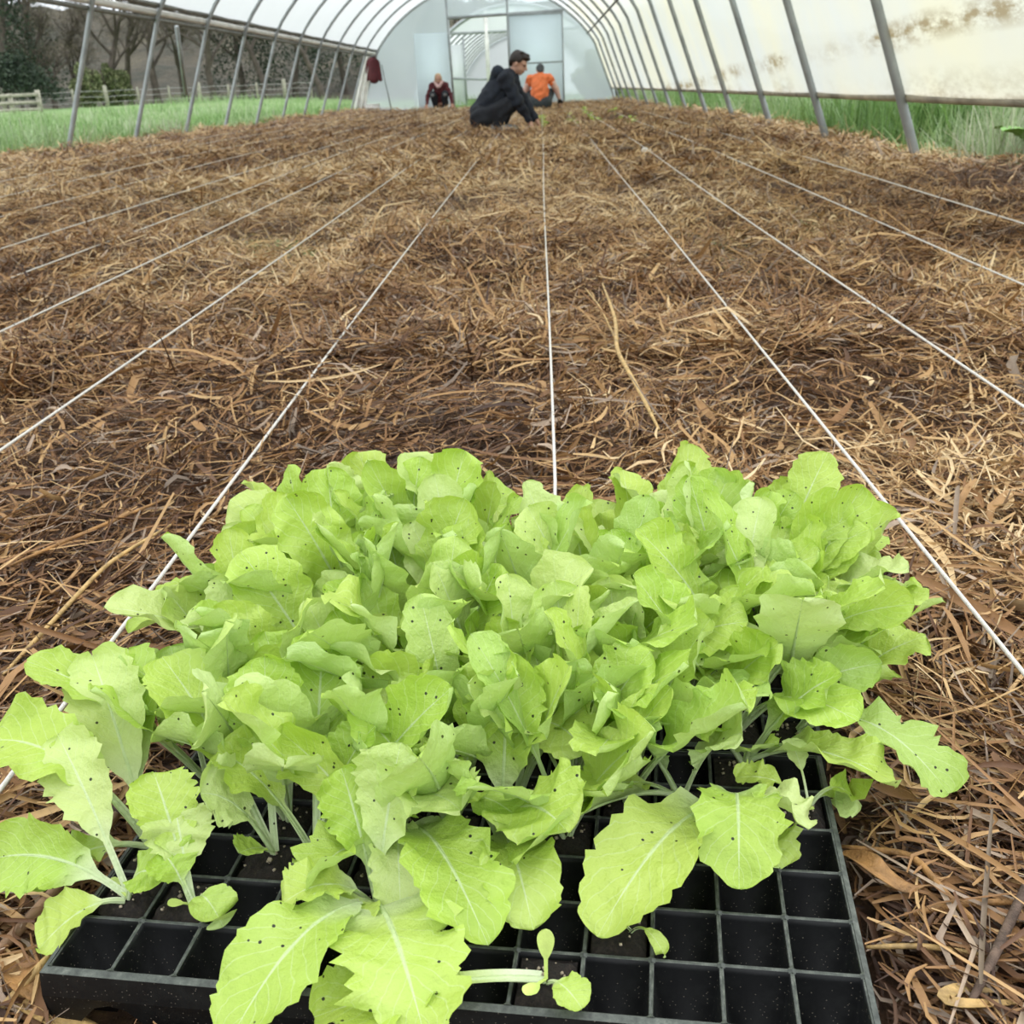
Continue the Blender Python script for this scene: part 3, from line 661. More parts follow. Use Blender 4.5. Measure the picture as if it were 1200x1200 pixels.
# --- seedlings that can be told apart along the near edge of the crop
p = at_cell(148, 1052, 'lettuce seedling at near left tray end with a leaf drooping over the corner')
leaf_to(p, tip(68, 862, .085), .050, .22, pet=.30, ruf=.06, serr=.09, roll0=.3, roll1=.5)
leaf_to(p, tip(46, 1112, -.012), .047, .35, pet=.30, ruf=.04, serr=.03)
leaf_to(p, tip(-14, 1008, .02), .055, .35, pet=.22, ruf=.10, serr=.08, roll0=.6, roll1=.9)
leaf_to(p, tip(192, 1030, .022), .040, .75, pet=.30, ruf=.05, serr=.02, roll1=-.4)
cot(p, 2.6); cot(p, .2)
p = at_cell(165, 985, 'lettuce seedling at left tray end with two very broad pale upright leaves', dr=0)
leaf_to(p, tip(108, 768, .105), .060, .25, pet=.25, ruf=.07, serr=.05, roll0=.2, roll1=.2)
leaf_to(p, tip(-12, 868, .085), .068, .45, pet=.28, ruf=.08, serr=.04, roll1=.3)
leaf_to(p, tip(150, 760, .09), .05, .3, pet=.25)
leaf_to(p, tip(20, 1045, .004), .05, .3, pet=.25)
p = at_cell(228, 1062, 'small lettuce seedling with a round yellow leaf hanging over an empty cell')
leaf_to(p, tip(262, 1086, .006), .034, .85, pet=.38, ruf=.02, serr=.01, petw=.09)
leaf_to(p, tip(205, 945, .055), .050, .25, pet=.35, ruf=.09)
leaf_to(p, tip(190, 1000, .035), .040, .45, pet=.35, ruf=.05)
leaf_to(p, tip(180, 905, .07), .050, .3, pet=.3, ruf=.07)
cot(p, -.5); cot(p, 3.6)
p = at_cell(322, 1000, 'long-stemmed lettuce seedling near the left with a leaf folding left')
leaf_to(p, tip(235, 930, .065), .055, .45, pet=.35, ruf=.13, roll1=.5)
leaf_to(p, tip(190, 770, .11), .062, .2, pet=.35, ruf=.07)
leaf_to(p, tip(310, 770, .12), .060, .15, pet=.35, ruf=.07)
leaf_to(p, tip(280, 1000, .02), .030, .3, pet=.35, ruf=.03)
p = at_cell(362, 1005, 'lettuce seedling with white stems showing beside the long-stemmed one')
leaf_to(p, tip(255, 880, .075), .055, .35, pet=.35, ruf=.10)
leaf_to(p, tip(380, 740, .12), .062, .15, pet=.35, ruf=.06, roll1=-.2)
leaf_to(p, tip(440, 850, .09), .05, .3, pet=.35)
leaf_to(p, tip(370, 1030, .012), .034, .4, pet=.35, ruf=.09, serr=.09)
p = at_cell(448, 1060, 'lettuce seedling whose long pale leaf arches down over the tray front edge')
leaf_to(p, tip(268, 1222, .012), .064, .42, pet=.18, ruf=.05, serr=.05, cup=.10, petw=.14)
leaf_to(p, tip(498, 1216, .014), .076, .38, pet=.15, ruf=.05, serr=.09, lobe=.09, cup=.05, taper=.4)
leaf_to(p, tip(395, 1104, .008), .050, .62, pet=.30, ruf=.04, serr=.03)
leaf_to(p, tip(330, 1060, .03), .042, .5, pet=.2, ruf=.08, serr=.08)
leaf_to(p, tip(400, 900, .08), .05, .2, pet=.3, ruf=.09)
leaf_to(p, tip(470, 870, .10), .055, .2, pet=.3, ruf=.09)
p = at_cell(640, 1150, 'fallen lettuce seedling lying left with a jagged leaf over the front rim')
leaf_to(p, tip(368, 1192, .008), .062, .16, pet=.42, ruf=.08, serr=.07, lobe=.05, petw=.17)
leaf_to(p, tip(682, 1182, .004), .026, .45, pet=.35, ruf=.05, serr=.03)
cot(p, 1.5, .03, .011, 1.2); cot(p, 4.1, .022, .010, .2)
p = at_cell(470, 985, 'lettuce seedling with a broad lobed leaf hanging at the crop centre front')
leaf_to(p, tip(572, 1108, .022), .062, .42, pet=.18, ruf=.05, serr=.04, lobe=.08)
leaf_to(p, tip(470, 1075, .012), .04, .55, pet=.25)
leaf_to(p, tip(430, 880, .09), .055, .25, pet=.3, ruf=.12)
leaf_to(p, tip(540, 950, .075), .06, .4, pet=.3, ruf=.12)
p = at_cell(560, 990, 'lettuce seedling with a wide cupped leaf turned to the camera at centre')
leaf_to(p, tip(665, 975, .060), .070, .50, pet=.2, ruf=.09, serr=.05, roll0=-.2, roll1=-.3)
leaf_to(p, tip(625, 1090, .02), .055, .45, pet=.25, ruf=.10)
leaf_to(p, tip(600, 764, .125), .062, .12, pet=.25, ruf=.07, serr=.06)
leaf_to(p, tip(500, 890, .09), .055, .3, pet=.3, ruf=.12)
p = at_cell(795, 925, 'lettuce seedling with a pale ribbed leaf lying towards the crop centre')
leaf_to(p, tip(600, 1010, .045), .060, .22, pet=.30, ruf=.08, serr=.07, roll0=-.6, roll1=-.8)
leaf_to(p, tip(680, 930, .055), .040, .2, pet=.35, ruf=.07, serr=.07)
leaf_to(p, tip(870, 860, .07), .06, .4, pet=.25, ruf=.09)
leaf_to(p, tip(700, 820, .11), .06, .2, pet=.25, ruf=.09)
p = at_cell(838, 955, 'sprawling lettuce seedling with one long lobed leaf over empty cells')
leaf_to(p, tip(700, 1098, .012), .070, .40, pet=.16, ruf=.06, serr=.05, lobe=.04, petw=.10)
leaf_to(p, tip(866, 1042, .022), .062, .75, pet=.2, ruf=.05, serr=.05, lobe=.06)
leaf_to(p, tip(948, 972, .035), .048, .50, pet=.25, ruf=.13, roll1=.5)
leaf_to(p, tip(915, 1018, .008), .045, .28, pet=.45, ruf=.12, serr=.10)
p = at_cell(948, 945, 'lone leggy lettuce seedling in back row at the right tray edge')
leaf_to(p, tip(1010, 945, .0), .038, .9, pet=.42, ruf=.05, petw=.07)
leaf_to(p, tip(985, 942, -.004), .018, .7, pet=.5, ruf=.02, petw=.1)
leaf_to(p, tip(862, 912, .018), .036, .40, pet=.45, ruf=.10, serr=.10, petw=.07)
leaf_to(p, tip(925, 865, .035), .02, .3, pet=.45, ruf=.04)
cot(p, 4.4)
p = at_cell(745, 1092, 'tiny bare lettuce seedling with one limp white leaf among empty cells')
leaf_to(p, tip(780, 1122, .001), .012, .75, pet=.45, ruf=.02, serr=.0, petw=.16)
leaf_to(p, tip(712, 1082, .008), .010, .5, pet=.5, petw=.16)
p = at_cell(870, 872, 'lettuce seedling with a large leaf arching right over the tray edge', dr=0)
leaf_to(p, tip(1052, 922, .022), .064, .36, pet=.15, ruf=.07, serr=.05, roll0=.2, roll1=.3)
leaf_to(p, tip(985, 790, .08), .062, .28, pet=.25, ruf=.08)
leaf_to(p, tip(770, 850, .075), .06, .3, pet=.25, ruf=.10)
leaf_to(p, tip(880, 880, .03), .05, .4, pet=.3)
p = at_cell(958, 855, 'lettuce seedling at right end with a pale leaf curling down past the tray', tr=1)
leaf_to(p, tip(1112, 930, -.002), .058, .55, pet=.35, ruf=.12, serr=.09, lobe=.05)
leaf_to(p, tip(1085, 745, .075), .062, .25, pet=.25, ruf=.08)
leaf_to(p, tip(1010, 700, .09), .062, .2, pet=.25, ruf=.08)
p = at_cell(265, 745, 'lettuce seedling at far left with one spoon-shaped leaf standing apart', tr=1)
leaf_to(p, tip(262, 616, .115), .052, .15, pet=.30, ruf=.05, serr=.03)
leaf_to(p, tip(183, 700, .075), .052, .35, pet=.28, ruf=.06)
leaf_to(p, tip(150, 742, .06), .05, .35, pet=.28, ruf=.08)
leaf_to(p, tip(300, 700, .10), .055, .2, pet=.28)
p = at_cell(870, 700, 'lettuce seedling at the back with a tall frilled leaf above the others', tr=1)
leaf_to(p, tip(884, 566, .135), .062, .12, pet=.25, ruf=.09, serr=.06)
leaf_to(p, tip(745, 598, .12), .058, .25, pet=.25, ruf=.08)
leaf_to(p, tip(960, 605, .11), .058, .2, pet=.25, ruf=.08)
p = at_cell(972, 735, 'lettuce seedling at back right reaching a long leaf over the string', tr=1)
leaf_to(p, tip(1052, 600, .115), .060, .12, pet=.25, ruf=.08, serr=.06)
leaf_to(p, tip(1085, 705, .08), .060, .2, pet=.25, ruf=.08)
leaf_to(p, tip(985, 612, .11), .055, .2, pet=.25, ruf=.08)
leaf_to(p, tip(1065, 665, .095), .060, .2, pet=.25, ruf=.08)
p = at_cell(440, 690, 'lettuce seedling at back left with the tallest rounded leaf of the crop', tr=1)
leaf_to(p, tip(385, 544, .150), .066, .12, pet=.22, ruf=.08, serr=.05)
leaf_to(p, tip(458, 580, .13), .060, .2, pet=.25, ruf=.08)
leaf_to(p, tip(310, 612, .11), .060, .2, pet=.25, ruf=.08)

# --- the crowded rest of both trays
ORD = ('first', 'second', 'third', 'fourth', 'fifth', 'sixth', 'seventh', 'eighth', 'ninth', 'tenth', 'eleventh', 'twelfth')
def crowd(tr, c, r, big=1.):
    if (tr, c, r) in used: return
    p = plant(tr, c, r, 'lettuce seedling in the %s tray, %s row from the front, %s cell from the left' % (('front', 'rear')[tr], ORD[r], ORD[c]))
    x, y = p.location[0], p.location[1]
    cx = (c-5.3)/6.; cy = ((r+6*tr)-6.)/6.
    n = (4 if rng.random() < .6 else 3)+(c >= 7)
    a0 = rng.random()*6.28
    for i in range(n):
        az = a0+i*2*math.pi/n*1.02+rng.normal(0, .35)
        vx, vy = math.cos(az)+.95*cx, math.sin(az)+.5*cy+.2; az = math.atan2(vy, vx); out = min(1.4, math.hypot(vx, vy))
        e0 = math.radians(rng.uniform(64, 84)-12*abs(cx)); e1 = math.radians(rng.uniform(22, 74)-24*max(0, out-.8)-(12 if c >= 8 else 0))
        if rng.random() < .15: e1 -= math.radians(45)
        L = rng.uniform(.115, .182)*big; Wd = rng.uniform(.044, .070)*big
        leaf_free(p, az, e0, e1, L, Wd, pet=rng.uniform(.26, .42), roll0=rng.normal(0, .3), roll1=rng.normal(0, .6),
                  cup=rng.uniform(.02, .22), ruf=rng.uniform(.04, .12), serr=rng.uniform(.025, .065), lobe=rng.uniform(0, .07), ns=30, nv=11)
for r in range(6):
    for c in range(12):
        if (c, r) != (11, 0) and (c, r) not in ((6, 5), (7, 5), (7, 4)) and not (r == 1 and c % 2 and c < 8): crowd(1, c, r, 1.0)
for c, r in [(c, r) for r in range(1, 6) for c in range(12)]:
    if r >= 4 and c <= 8: crowd(0, c, r, .95)
    elif r == 3 and 2 <= c <= 7: crowd(0, c, r, .9)
    elif r == 2 and 3 <= c <= 4: crowd(0, c, r, .8)

# small things lying on the crop
m = MB(); a = np.linspace(.15, math.pi-.15, 7); m.tube([(0, 0, -.004*math.cos(q)) for q in a], .0045*np.sin(a), 8); m.tube([(.003, 0, .002), (.0055, .001, .001)], [.002, .001], 6)
tag(m.build('compost_crumb', M['twig'], loc=tuple(at_z(537, 640, TRAY_Z+.11)), smooth=True), 'small round brown crumb lying on a leaf at the rear centre', 'crumb')

# young lettuces already planted along the strings near the people
def small_lettuce(x, y, sc, label, group):
    root = empty('planted_lettuce', (x, y, float(mulch_h(x, y))+.01)); tag(root, label, 'lettuce', group)
    for i in range(5):
        az = i*1.257+rng.random()*.7; e = rng.uniform(.6, 1.3)
        leaf_free(root, az, e+.2, e-.5, .13*sc, .06*sc, ns=10, nv=5, ruf=.08)
for lab, x, ya in (('middle string', .03, (15.6, 16.3, 17.0, 17.7, 18.5)), ('first string right of the middle', .44, (15.2, 15.8, 16.5, 17.2, 18., 18.8, 19.6)),
                   ('second string right of the middle', .78, (15.6, 16.4, 17.2, 18, 18.8, 19.6, 20.5)), ('third string right of the middle', 1.2, (14.2, 14.9, 15.6, 16.3, 17., 17.8, 18.6, 19.5))):
    for i_, y in enumerate(ya): small_lettuce(x+rng.normal(0, .03), y+rng.normal(0, .08), rng.uniform(.6, .85), 'small pale lettuce planted along the %s, %s' % (lab, ('nearest of its row', 'second nearest', 'third nearest', 'fourth nearest', 'fifth nearest', 'sixth nearest', 'seventh nearest', 'farthest')[i_]), 'lettuces planted on the '+lab)

# ------------------------------------------------------------------ grass and weeds
def blades(n, fx, hlo, hhi, wlo, whi, pal, name, label, lean=.35, seg=3):
    x, y = fx(n); n = len(x); z = field_h(x, y)-.01
    az = rng.random(n)*6.28; hh = rng.uniform(hlo, hhi, n)*(.3+1.1*vnoise(x*.9, y*.9, 21)+.4*(vnoise(x*2.6, y*2.6, 22)-.5)); ww = rng.uniform(wlo, whi, n)
    ln = np.abs(rng.normal(0, lean, n)); s = np.linspace(0, 1, seg+1)
    d = np.stack([np.cos(az), np.sin(az), 0*az], 1); sdv = np.stack([-np.sin(az), np.cos(az), 0*az], 1)
    C = np.stack([x, y, z], 1)[:, None]+d[:, None]*((ln*hh)[:, None, None]*(s**2)[None, :, None]*1.3)
    C[:, :, 2] += hh[:, None]*(s[None]-.28*ln[:, None]*s[None]**2)
    w = (ww[:, None]*(1-s[None]*.85))[:, :, None]*.5
    V = np.stack([C-sdv[:, None]*w, C+sdv[:, None]*w], 2).reshape(-1, 3); m = (seg+1)*2
    k = np.arange(seg)*2; q0 = np.stack([k, k+1, k+3, k+2], 1); Q = ((np.arange(n)*m)[:, None, None]+q0[None]).reshape(-1, 4)
    pal = np.array(pal); i = np.clip((vnoise(x*.6, y*.6, 23)*.75+rng.random(n)*.35)*len(pal), 0, len(pal)-1).astype(int)
    c = pal[i]*(.75+.5*rng.random((n, 1))); c = np.concatenate([c, np.ones((n, 1))], 1)
    return tag(link(name, mesh_np(name, V, Q, False, col=np.repeat(c, m, 0)), M['grass']), label, 'grass', kind='stuff')
GP = [(.12, .24, .06), (.20, .36, .10), (.31, .47, .18), (.42, .55, .29), (.58, .62, .44)]
def left_xy(n):
    y = 8.5+30*rng.random(n)**1.3; lo = -.62*y-2; x = -5.42+(lo+5.42)*rng.random(n)**1.6; return x, y
def right_xy(n):
    y = 3.0+31*rng.random(n)**1.5; x = 2.38+np.abs(rng.normal(0, .9, n))+.9*rng.random(n)**2*0; return x, y
def far_xy(n):
    y = 34.5+20*rng.random(n); x = -16+24*rng.random(n); return x, y
blades(42000, left_xy, .08, .40, .014, .04, GP, 'meadow_grass', 'tall green meadow grass outside the open left side')
blades(26000, right_xy, .25, .70, .008, .024, GP, 'verge_grass', 'tall green grass growing under the raised right film')
blades(7000, far_xy, .2, .45, .015, .03, GP[1:4], 'yard_grass', 'green grass outside the far doorway')
def drygrass_xy(n):
    y = 5.2+1.8*rng.random(n); x = 2.5+.9*rng.random(n); return x, y
blades(700, drygrass_xy, .12, .35, .006, .012, [(.42, .38, .24), (.5, .46, .3), (.33, .36, .2)], 'dry_grass', 'bleached dead grass tuft at the foot of the nearest right hoop', 1.2)
def weed(loc, n, L, Wd, label, e=.8):
    root = empty('broadleaf_weed', loc); tag(root, label, 'weed')
    for i in range(n):
        az = 3.5+i*2*math.pi/n; ca, sa = math.cos(az), math.sin(az); P1 = L*.55*np.array([ca*math.cos(e+.3), sa*math.cos(e+.3), math.sin(e+.3)]); P2 = P1+L*.55*np.array([ca, sa, .1])
        link('leaf', leaf_mesh((0, 0, 0), P1, P2, Wd, pet=.25, ruf=.04, serr=.01, ns=16, nv=7), WEED, root)
WEED = simple('dock_leaf', (.17, .38, .05, 1), .5, .25, 8.)
wp = at_y(1205, 168, 5.6); weed((float(wp[0])+.08, 5.6, .08), 5, .34, .14, 'broad-leaved green weed at the right edge below the film')
wp = at_y(5, 185, 11.2); weed((float(wp[0])-.1, 11.2, .0), 6, .34, .14, 'broad-leaved dark weed at the left edge of the bed')

# ------------------------------------------------------------------ fence, trees, hill
fx0, fy0, fx1, fy1 = -30., 47., -12.5, 60.
fence = empty('field_fence', (fx0, fy0, float(field_h(fx0, fy0)))); tag(fence, 'wire field fence on grey wooden posts at the far side of the meadow', 'fence')
for i in range(15):
    f = i/14.; x = fx0+(fx1-fx0)*f; y = fy0+(fy1-fy0)*f; z = float(field_h(x, y))-float(field_h(fx0, fy0))
    r = .055+.05*(i % 3 == 1); hh = .85+.15*(i % 3 == 1)
    m = MB(); m.tube([(x-fx0, y-fy0, z-.1), (x-fx0, y-fy0, z+hh-.05), (x-fx0, y-fy0, z+hh)], [r, r, r*.7], 8); m.build('post', M['fencewood'], fence)
for hz in (.25, .5, .75):
    MB().tube([(q*(fx1-fx0), q*(fy1-fy0), hz+.02*math.sin(q*60)) for q in np.linspace(0, 1, 29)], .011, 6).build('wire', M['wire'], fence)
pen = empty('sheep_pen', (-21.6, 44., float(field_h(-21.6, 44)))); tag(pen, 'pale weathered wooden rail pen at far left beside the fence', 'pen')
for x in (-2.4, -1.1, .2, 1.35): MB().box((x-.08, -.06, -.1), (x+.08, .06, .78 if x < 1 else .86)).build('post', M['fencewood'], pen)
for z in (.15, .42, .70): MB().box((-2.6, -.09, z-.07), (1.4, -.055, z+.06)).build('rail', M['fencewood'], pen)

def hill():
    xs = np.linspace(-110, 60, 90); ys = np.linspace(62, 120, 30); X, Y = grid_xy(xs, ys)
    f = sstep(62, 98, Y); Z = field_h(X, Y)-.3+f*(7.6+2.2*(vnoise(X*.06, Y*.06, 31)-.5)+3.*sstep(-40, -55, X))*(.4+.6*sstep(25, -8, X))+(vnoise(X*.5, Y*.5, 32)-.5)*1.6*f
    t = NT('wooded_hillside'); o = t.obj(); a = t.noise(.25, 8., o, .7); b = t.noise(2.2, 6., o, .7)
    c = t.ramp(a, [(.35, (.05, .055, .035)), (.5, (.12, .10, .07)), (.65, (.19, .16, .10))]); c = t.mix(t.math('MULTIPLY', b, .6), c, (.035, .04, .025, 1))
    mt = t.done(t.bsdf(c, .95, Normal=t.bump(b, 1., .6)))
    tag(MB().grid(np.stack([X, Y, Z], -1), flip=True).build('hillside', mt, smooth=True), kind='structure')
hill()
def tree(x, y, hgt, cr, kind, label, group=None):
    g = np.random.default_rng(int(abs(x*91+y*13))); z = float(field_h(x, y))
    root = empty('tree', (x, y, z)); tag(root, label, 'tree', group)
    m = MB(); tops = []
    def limb(p, d, L, r, lev):
        n = 5; P = [np.array(p, float)]; d = np.array(d, float)
        for i in range(n): d = d+g.normal(0, .13, 3)+np.array([0, 0, .06]); d /= np.linalg.norm(d); P.append(P[-1]+d*L/n)
        m.tube(P, np.linspace(r, r*.45, n+1), 6 if lev < 2 else 4, cap=False); tops.append(P[-1]); tops.append(P[3])
        if lev < (3 if kind == 'bare' else 2):
            for _ in range(5 if lev else 7):
                q = P[g.integers(2, n+1)]; a = g.random()*6.28; dd = d*.55+np.array([math.cos(a), math.sin(a), .35])*.75; limb(q, dd/np.linalg.norm(dd), L*.55, r*.42, lev+1)
    limb((0, 0, -.2), (0, 0, 1), hgt*(.55 if kind == 'bare' else .75), .02*hgt+.05, 0)
    m.build('trunk', M['bark'], root, smooth=True)
    T = np.array(tops)
    if kind == 'conifer':
        n = 7500; q = g.random(n)**.8; ang = g.random(n)*6.28; rr = cr*(1-q)**.75*(.35+.65*g.random(n)**.5)
        P = np.stack([rr*np.cos(ang), rr*np.sin(ang), .6+q*(hgt-.6)], 1); P += g.normal(0, .2, P.shape); size = .15; pal = [(.018, .035, .02), (.03, .055, .03), (.05, .075, .04)]
    elif kind == 'bush':
        n = 3000; d = g.normal(0, 1, (n, 3)); d /= np.linalg.norm(d, axis=1)[:, None]; rad = (.55+.45*g.random(n)**.4)*(1+.25*np.sin(d[:, 0]*5+d[:, 2]*4))
        P = d*rad[:, None]*np.array([cr, cr, hgt*.5])+np.array([0, 0, hgt*.52]); size = .17; pal = [(.10, .13, .05), (.19, .23, .09), (.32, .34, .17)]
    else:
        n = 3600; P = T[g.integers(0, len(T), n)]+g.normal(0, .38, (n, 3))*np.array([1, 1, .8]); size = .10; pal = [(.09, .075, .06), (.14, .115, .085), (.20, .165, .11)]
    pal = np.array(pal); L = size*(.5+g.random(n)); d = g.normal(0, 1, (n, 3)); d /= np.linalg.norm(d, axis=1)[:, None]; e = np.cross(d, g.normal(0, 1, (n, 3))); e /= np.linalg.norm(e, axis=1)[:, None]
    if kind == 'bare': L = L*3.5; wd = .018*np.ones(n)
    else: wd = L*.55
    V = np.stack([P-d*L[:, None]*.5, P+e*wd[:, None]*.5, P+d*L[:, None]*.5, P-e*wd[:, None]*.5], 1).reshape(-1, 3)
    c = pal[g.integers(0, 3, n)]*(.7+.6*g.random((n, 1))); c = np.repeat(np.concatenate([c, np.ones((n, 1))], 1), 4, 0)
    tag(link({'bare': 'twigs', 'conifer': 'crown', 'bush': 'crown'}[kind], mesh_np('crown', V, np.arange(n*4).reshape(-1, 4), False, col=c), M['foliage'], root), kind='stuff')
def at_depth(px, depth): v = ray(px, 100); return float(v[0]/v[1]*depth)
for px, dp, h_, cr, kd, lab in (
    (5, 57, 10, 2.6, 'conifer', 'tall dark evergreen at the far left edge of the wood'), (32, 61, 9, 2.6, 'conifer', 'dark evergreen second from the left in the far wood'),
    (60, 58, 6.0, 2, 'bare', 'short bare grey tree under the small gap of sky'), (88, 63, 6.4, 2, 'bare', 'bare brown tree behind the first left hoop foot'),
    (120, 60, 8.6, 2.4, 'bare', 'bare tree with leaning trunk right of the first left hoop'), (150, 66, 9, 2.4, 'bare', 'bare brown tree behind the second left hoop'),
    (182, 61, 9, 2.4, 'bare', 'tall bare tree between the second and third left hoops'), (215, 64, 9, 2.4, 'bare', 'bare grey tree behind the diagonal brace'),
    (250, 60, 8, 2.4, 'bare', 'bare tree right of the diagonal brace'), (283, 66, 8.5, 2.4, 'conifer', 'dark evergreen behind the fifth left hoop'),
    (312, 62, 8.5, 2.4, 'bare', 'bare tree behind the sixth left hoop'), (345, 66, 8.5, 2.6, 'conifer', 'dark evergreen behind the seventh left hoop'),
    (378, 62, 8.2, 2.4, 'bare', 'bare tree near the far end of the left side'), (405, 68, 9, 3., 'conifer', 'dark evergreen close to the far end wall'),
    (104, 55, 1.9, .75, 'bush', 'round yellow-green bush behind the fence between the first two left hoops'), (136, 60, 2.0, .9, 'bush', 'pale green ivy bush left of the second left hoop'),
    (20, 52, 2.2, 2.2, 'conifer', 'low dark shrub behind the wooden rail pen'),
    (560, 72, 10, 5, 'conifer', 'dark evergreen rising behind the second polytunnel'), (480, 74, 9, 5, 'conifer', 'dark evergreen left of the second polytunnel')):
    tree(at_depth(px, dp), dp, h_, cr, kd, lab)
sb = at_y(696, 112, 36.5); 
tree(float(sb[0])+.2, 36.5, 1.5, .75, 'bush', 'dark shrub outside the right corner of the far end wall')

# ------------------------------------------------------------------ people
def sdf_mesh(name, prims, vox, pad=.03, k=.02, folds=0.):
    """one continuous surface round tapered limbs and ellipsoids; prims: ('c',a,b,ra,rb) / ('e',centre,radii[,rot])"""
    lo = np.full(3, 9e9); hi = -lo; bb = []
    for p in prims:
        if p[0] == 'c': a, b, r = np.array(p[1], float), np.array(p[2], float), max(p[3], p[4]); l = np.minimum(a, b)-r; h = np.maximum(a, b)+r
        else: c = np.array(p[1], float); r = max(p[2]); l = c-r; h = c+r
        bb.append((l-pad, h+pad)); lo = np.minimum(lo, l-pad); hi = np.maximum(hi, h+pad)
    n = np.ceil((hi-lo)/vox).astype(int)+1; F = np.full(n, .2, np.float32); ax = [lo[i]+np.arange(n[i])*vox for i in range(3)]
    for p, (l, h) in zip(prims, bb):
        i0 = np.maximum(((l-lo)/vox).astype(int), 0); i1 = np.minimum(np.ceil((h-lo)/vox).astype(int)+1, n)
        X, Y, Z = np.meshgrid(*(ax[q][i0[q]:i1[q]] for q in range(3)), indexing='ij'); S = np.stack([X, Y, Z], -1)
        if p[0] == 'c':
            a, b = np.array(p[1], float), np.array(p[2], float); ab = b-a; t = np.clip(((S-a)@ab)/(ab@ab+1e-12), 0, 1)
            d = np.linalg.norm(S-a-t[..., None]*ab, axis=-1)-(p[3]+(p[4]-p[3])*t)
        else:
            q = S-np.array(p[1], float)
            if len(p) > 3: q = q@np.array(p[3])
            r = np.array(p[2], float); k0 = np.linalg.norm(q/r, axis=-1); k1 = np.linalg.norm(q/r**2, axis=-1)+1e-9; d = k0*(k0-1)/k1
        sl = tuple(slice(i0[q], i1[q]) for q in range(3)); f = F[sl]; hh = np.clip(.5+.5*(d-f)/k, 0, 1)
        F[sl] = d+(f-d)*hh-k*hh*(1-hh)
    if folds:
        GX, GY, GZ = np.meshgrid(*ax, indexing='ij')
        F += folds*(np.sin(GX*31+GZ*17+2*np.sin(GY*19))*.6+np.sin(GZ*43-GX*23+1.7*np.sin(GY*27+GX*11)))
    s = F < 0; nx, ny, nz = n; cs = np.zeros((nx-1, ny-1, nz-1, 3)); cn = np.zeros((nx-1, ny-1, nz-1))
    I, J, K_ = np.meshgrid(np.arange(nx-1), np.arange(ny-1), np.arange(nz-1), indexing='ij')
    cor = [(a, b, c) for a in (0, 1) for b in (0, 1) for c in (0, 1)]
    g = lambda A, c: A[c[0]:c[0]+nx-1, c[1]:c[1]+ny-1, c[2]:c[2]+nz-1]
    for a in cor:
        for q in range(3):
            if a[q] == 0:
                b = list(a); b[q] = 1; sa, sb_ = g(s, a), g(s, b); m = sa != sb_
                fa, fb = g(F, a)[m], g(F, b)[m]; t = fa/(fa-fb); pt = np.tile(np.array(a, float), (len(t), 1)); pt[:, q] = t
                cs[m] += pt; cn[m] += 1
    act = cn > 0; idx = -np.ones(cn.shape, int); idx[act] = np.arange(act.sum())
    V = lo+(np.stack([I, J, K_], -1)[act]+cs[act]/cn[act][:, None])*vox
    Q = []
    for q in range(3):
        o1, o2 = (q+1) % 3, (q+2) % 3; A = np.moveaxis(s, (q, o1, o2), (0, 1, 2)); ID = np.moveaxis(idx, (q, o1, o2), (0, 1, 2))
        d = A[:-1, 1:-1, 1:-1] != A[1:, 1:-1, 1:-1]; i, j, kq = np.nonzero(d); ins = A[:-1, 1:-1, 1:-1][d]
        quad = np.stack([ID[i, j, kq], ID[i, j+1, kq], ID[i, j+1, kq+1], ID[i, j, kq+1]], 1)
        quad[~ins] = quad[~ins][:, ::-1]; Q.append(quad)
    return mesh_np(name, V, np.concatenate(Q), True)
def cap(a, b, ra, rb=None): return ('c', a, b, ra, ra if rb is None else rb)
def hand(w, d, up, sgn, s=1.):
    """palm, four unequal bent fingers and a thumb; w wrist, d finger direction, up = back of hand"""
    w = np.array(w, float); d = np.array(d, float); d /= np.linalg.norm(d); up = np.array(up, float); up = up-d*(up@d); up /= np.linalg.norm(up); sd_ = np.cross(d, up)*sgn
    out = [cap(w, w+d*.03*s, .026*s, .028*s), cap(w+d*.03*s-sd_*.018*s, w+d*.085*s-sd_*.026*s, .017*s, .013*s), cap(w+d*.03*s+sd_*.018*s, w+d*.085*s+sd_*.026*s, .017*s, .013*s), cap(w+d*.03*s, w+d*.09*s, .018*s, .013*s)]
    for o_, l_ in ((-.031, .062), (-.011, .078), (.011, .084), (.031, .072)):
        b0 = w+d*.088*s+sd_*o_*s; b1 = b0+(d*.92-up*.4+sd_*o_*2)*l_*.5*s; b2 = b1+(d*.5-up*.85)*l_*.5*s
        out += [cap(b0, b1, .0092*s, .0085*s), cap(b1, b2, .0085*s, .0068*s)]
    t0 = w+d*.03*s+sd_*.028*s; t1 = t0+(d*.7+sd_*.75-up*.2)*.038*s; t2 = t1+(d*.9+sd_*.1-up*.35)*.032*s
    return out+[cap(t0, t1, .014*s, .011*s), cap(t1, t2, .0105*s, .0085*s)]
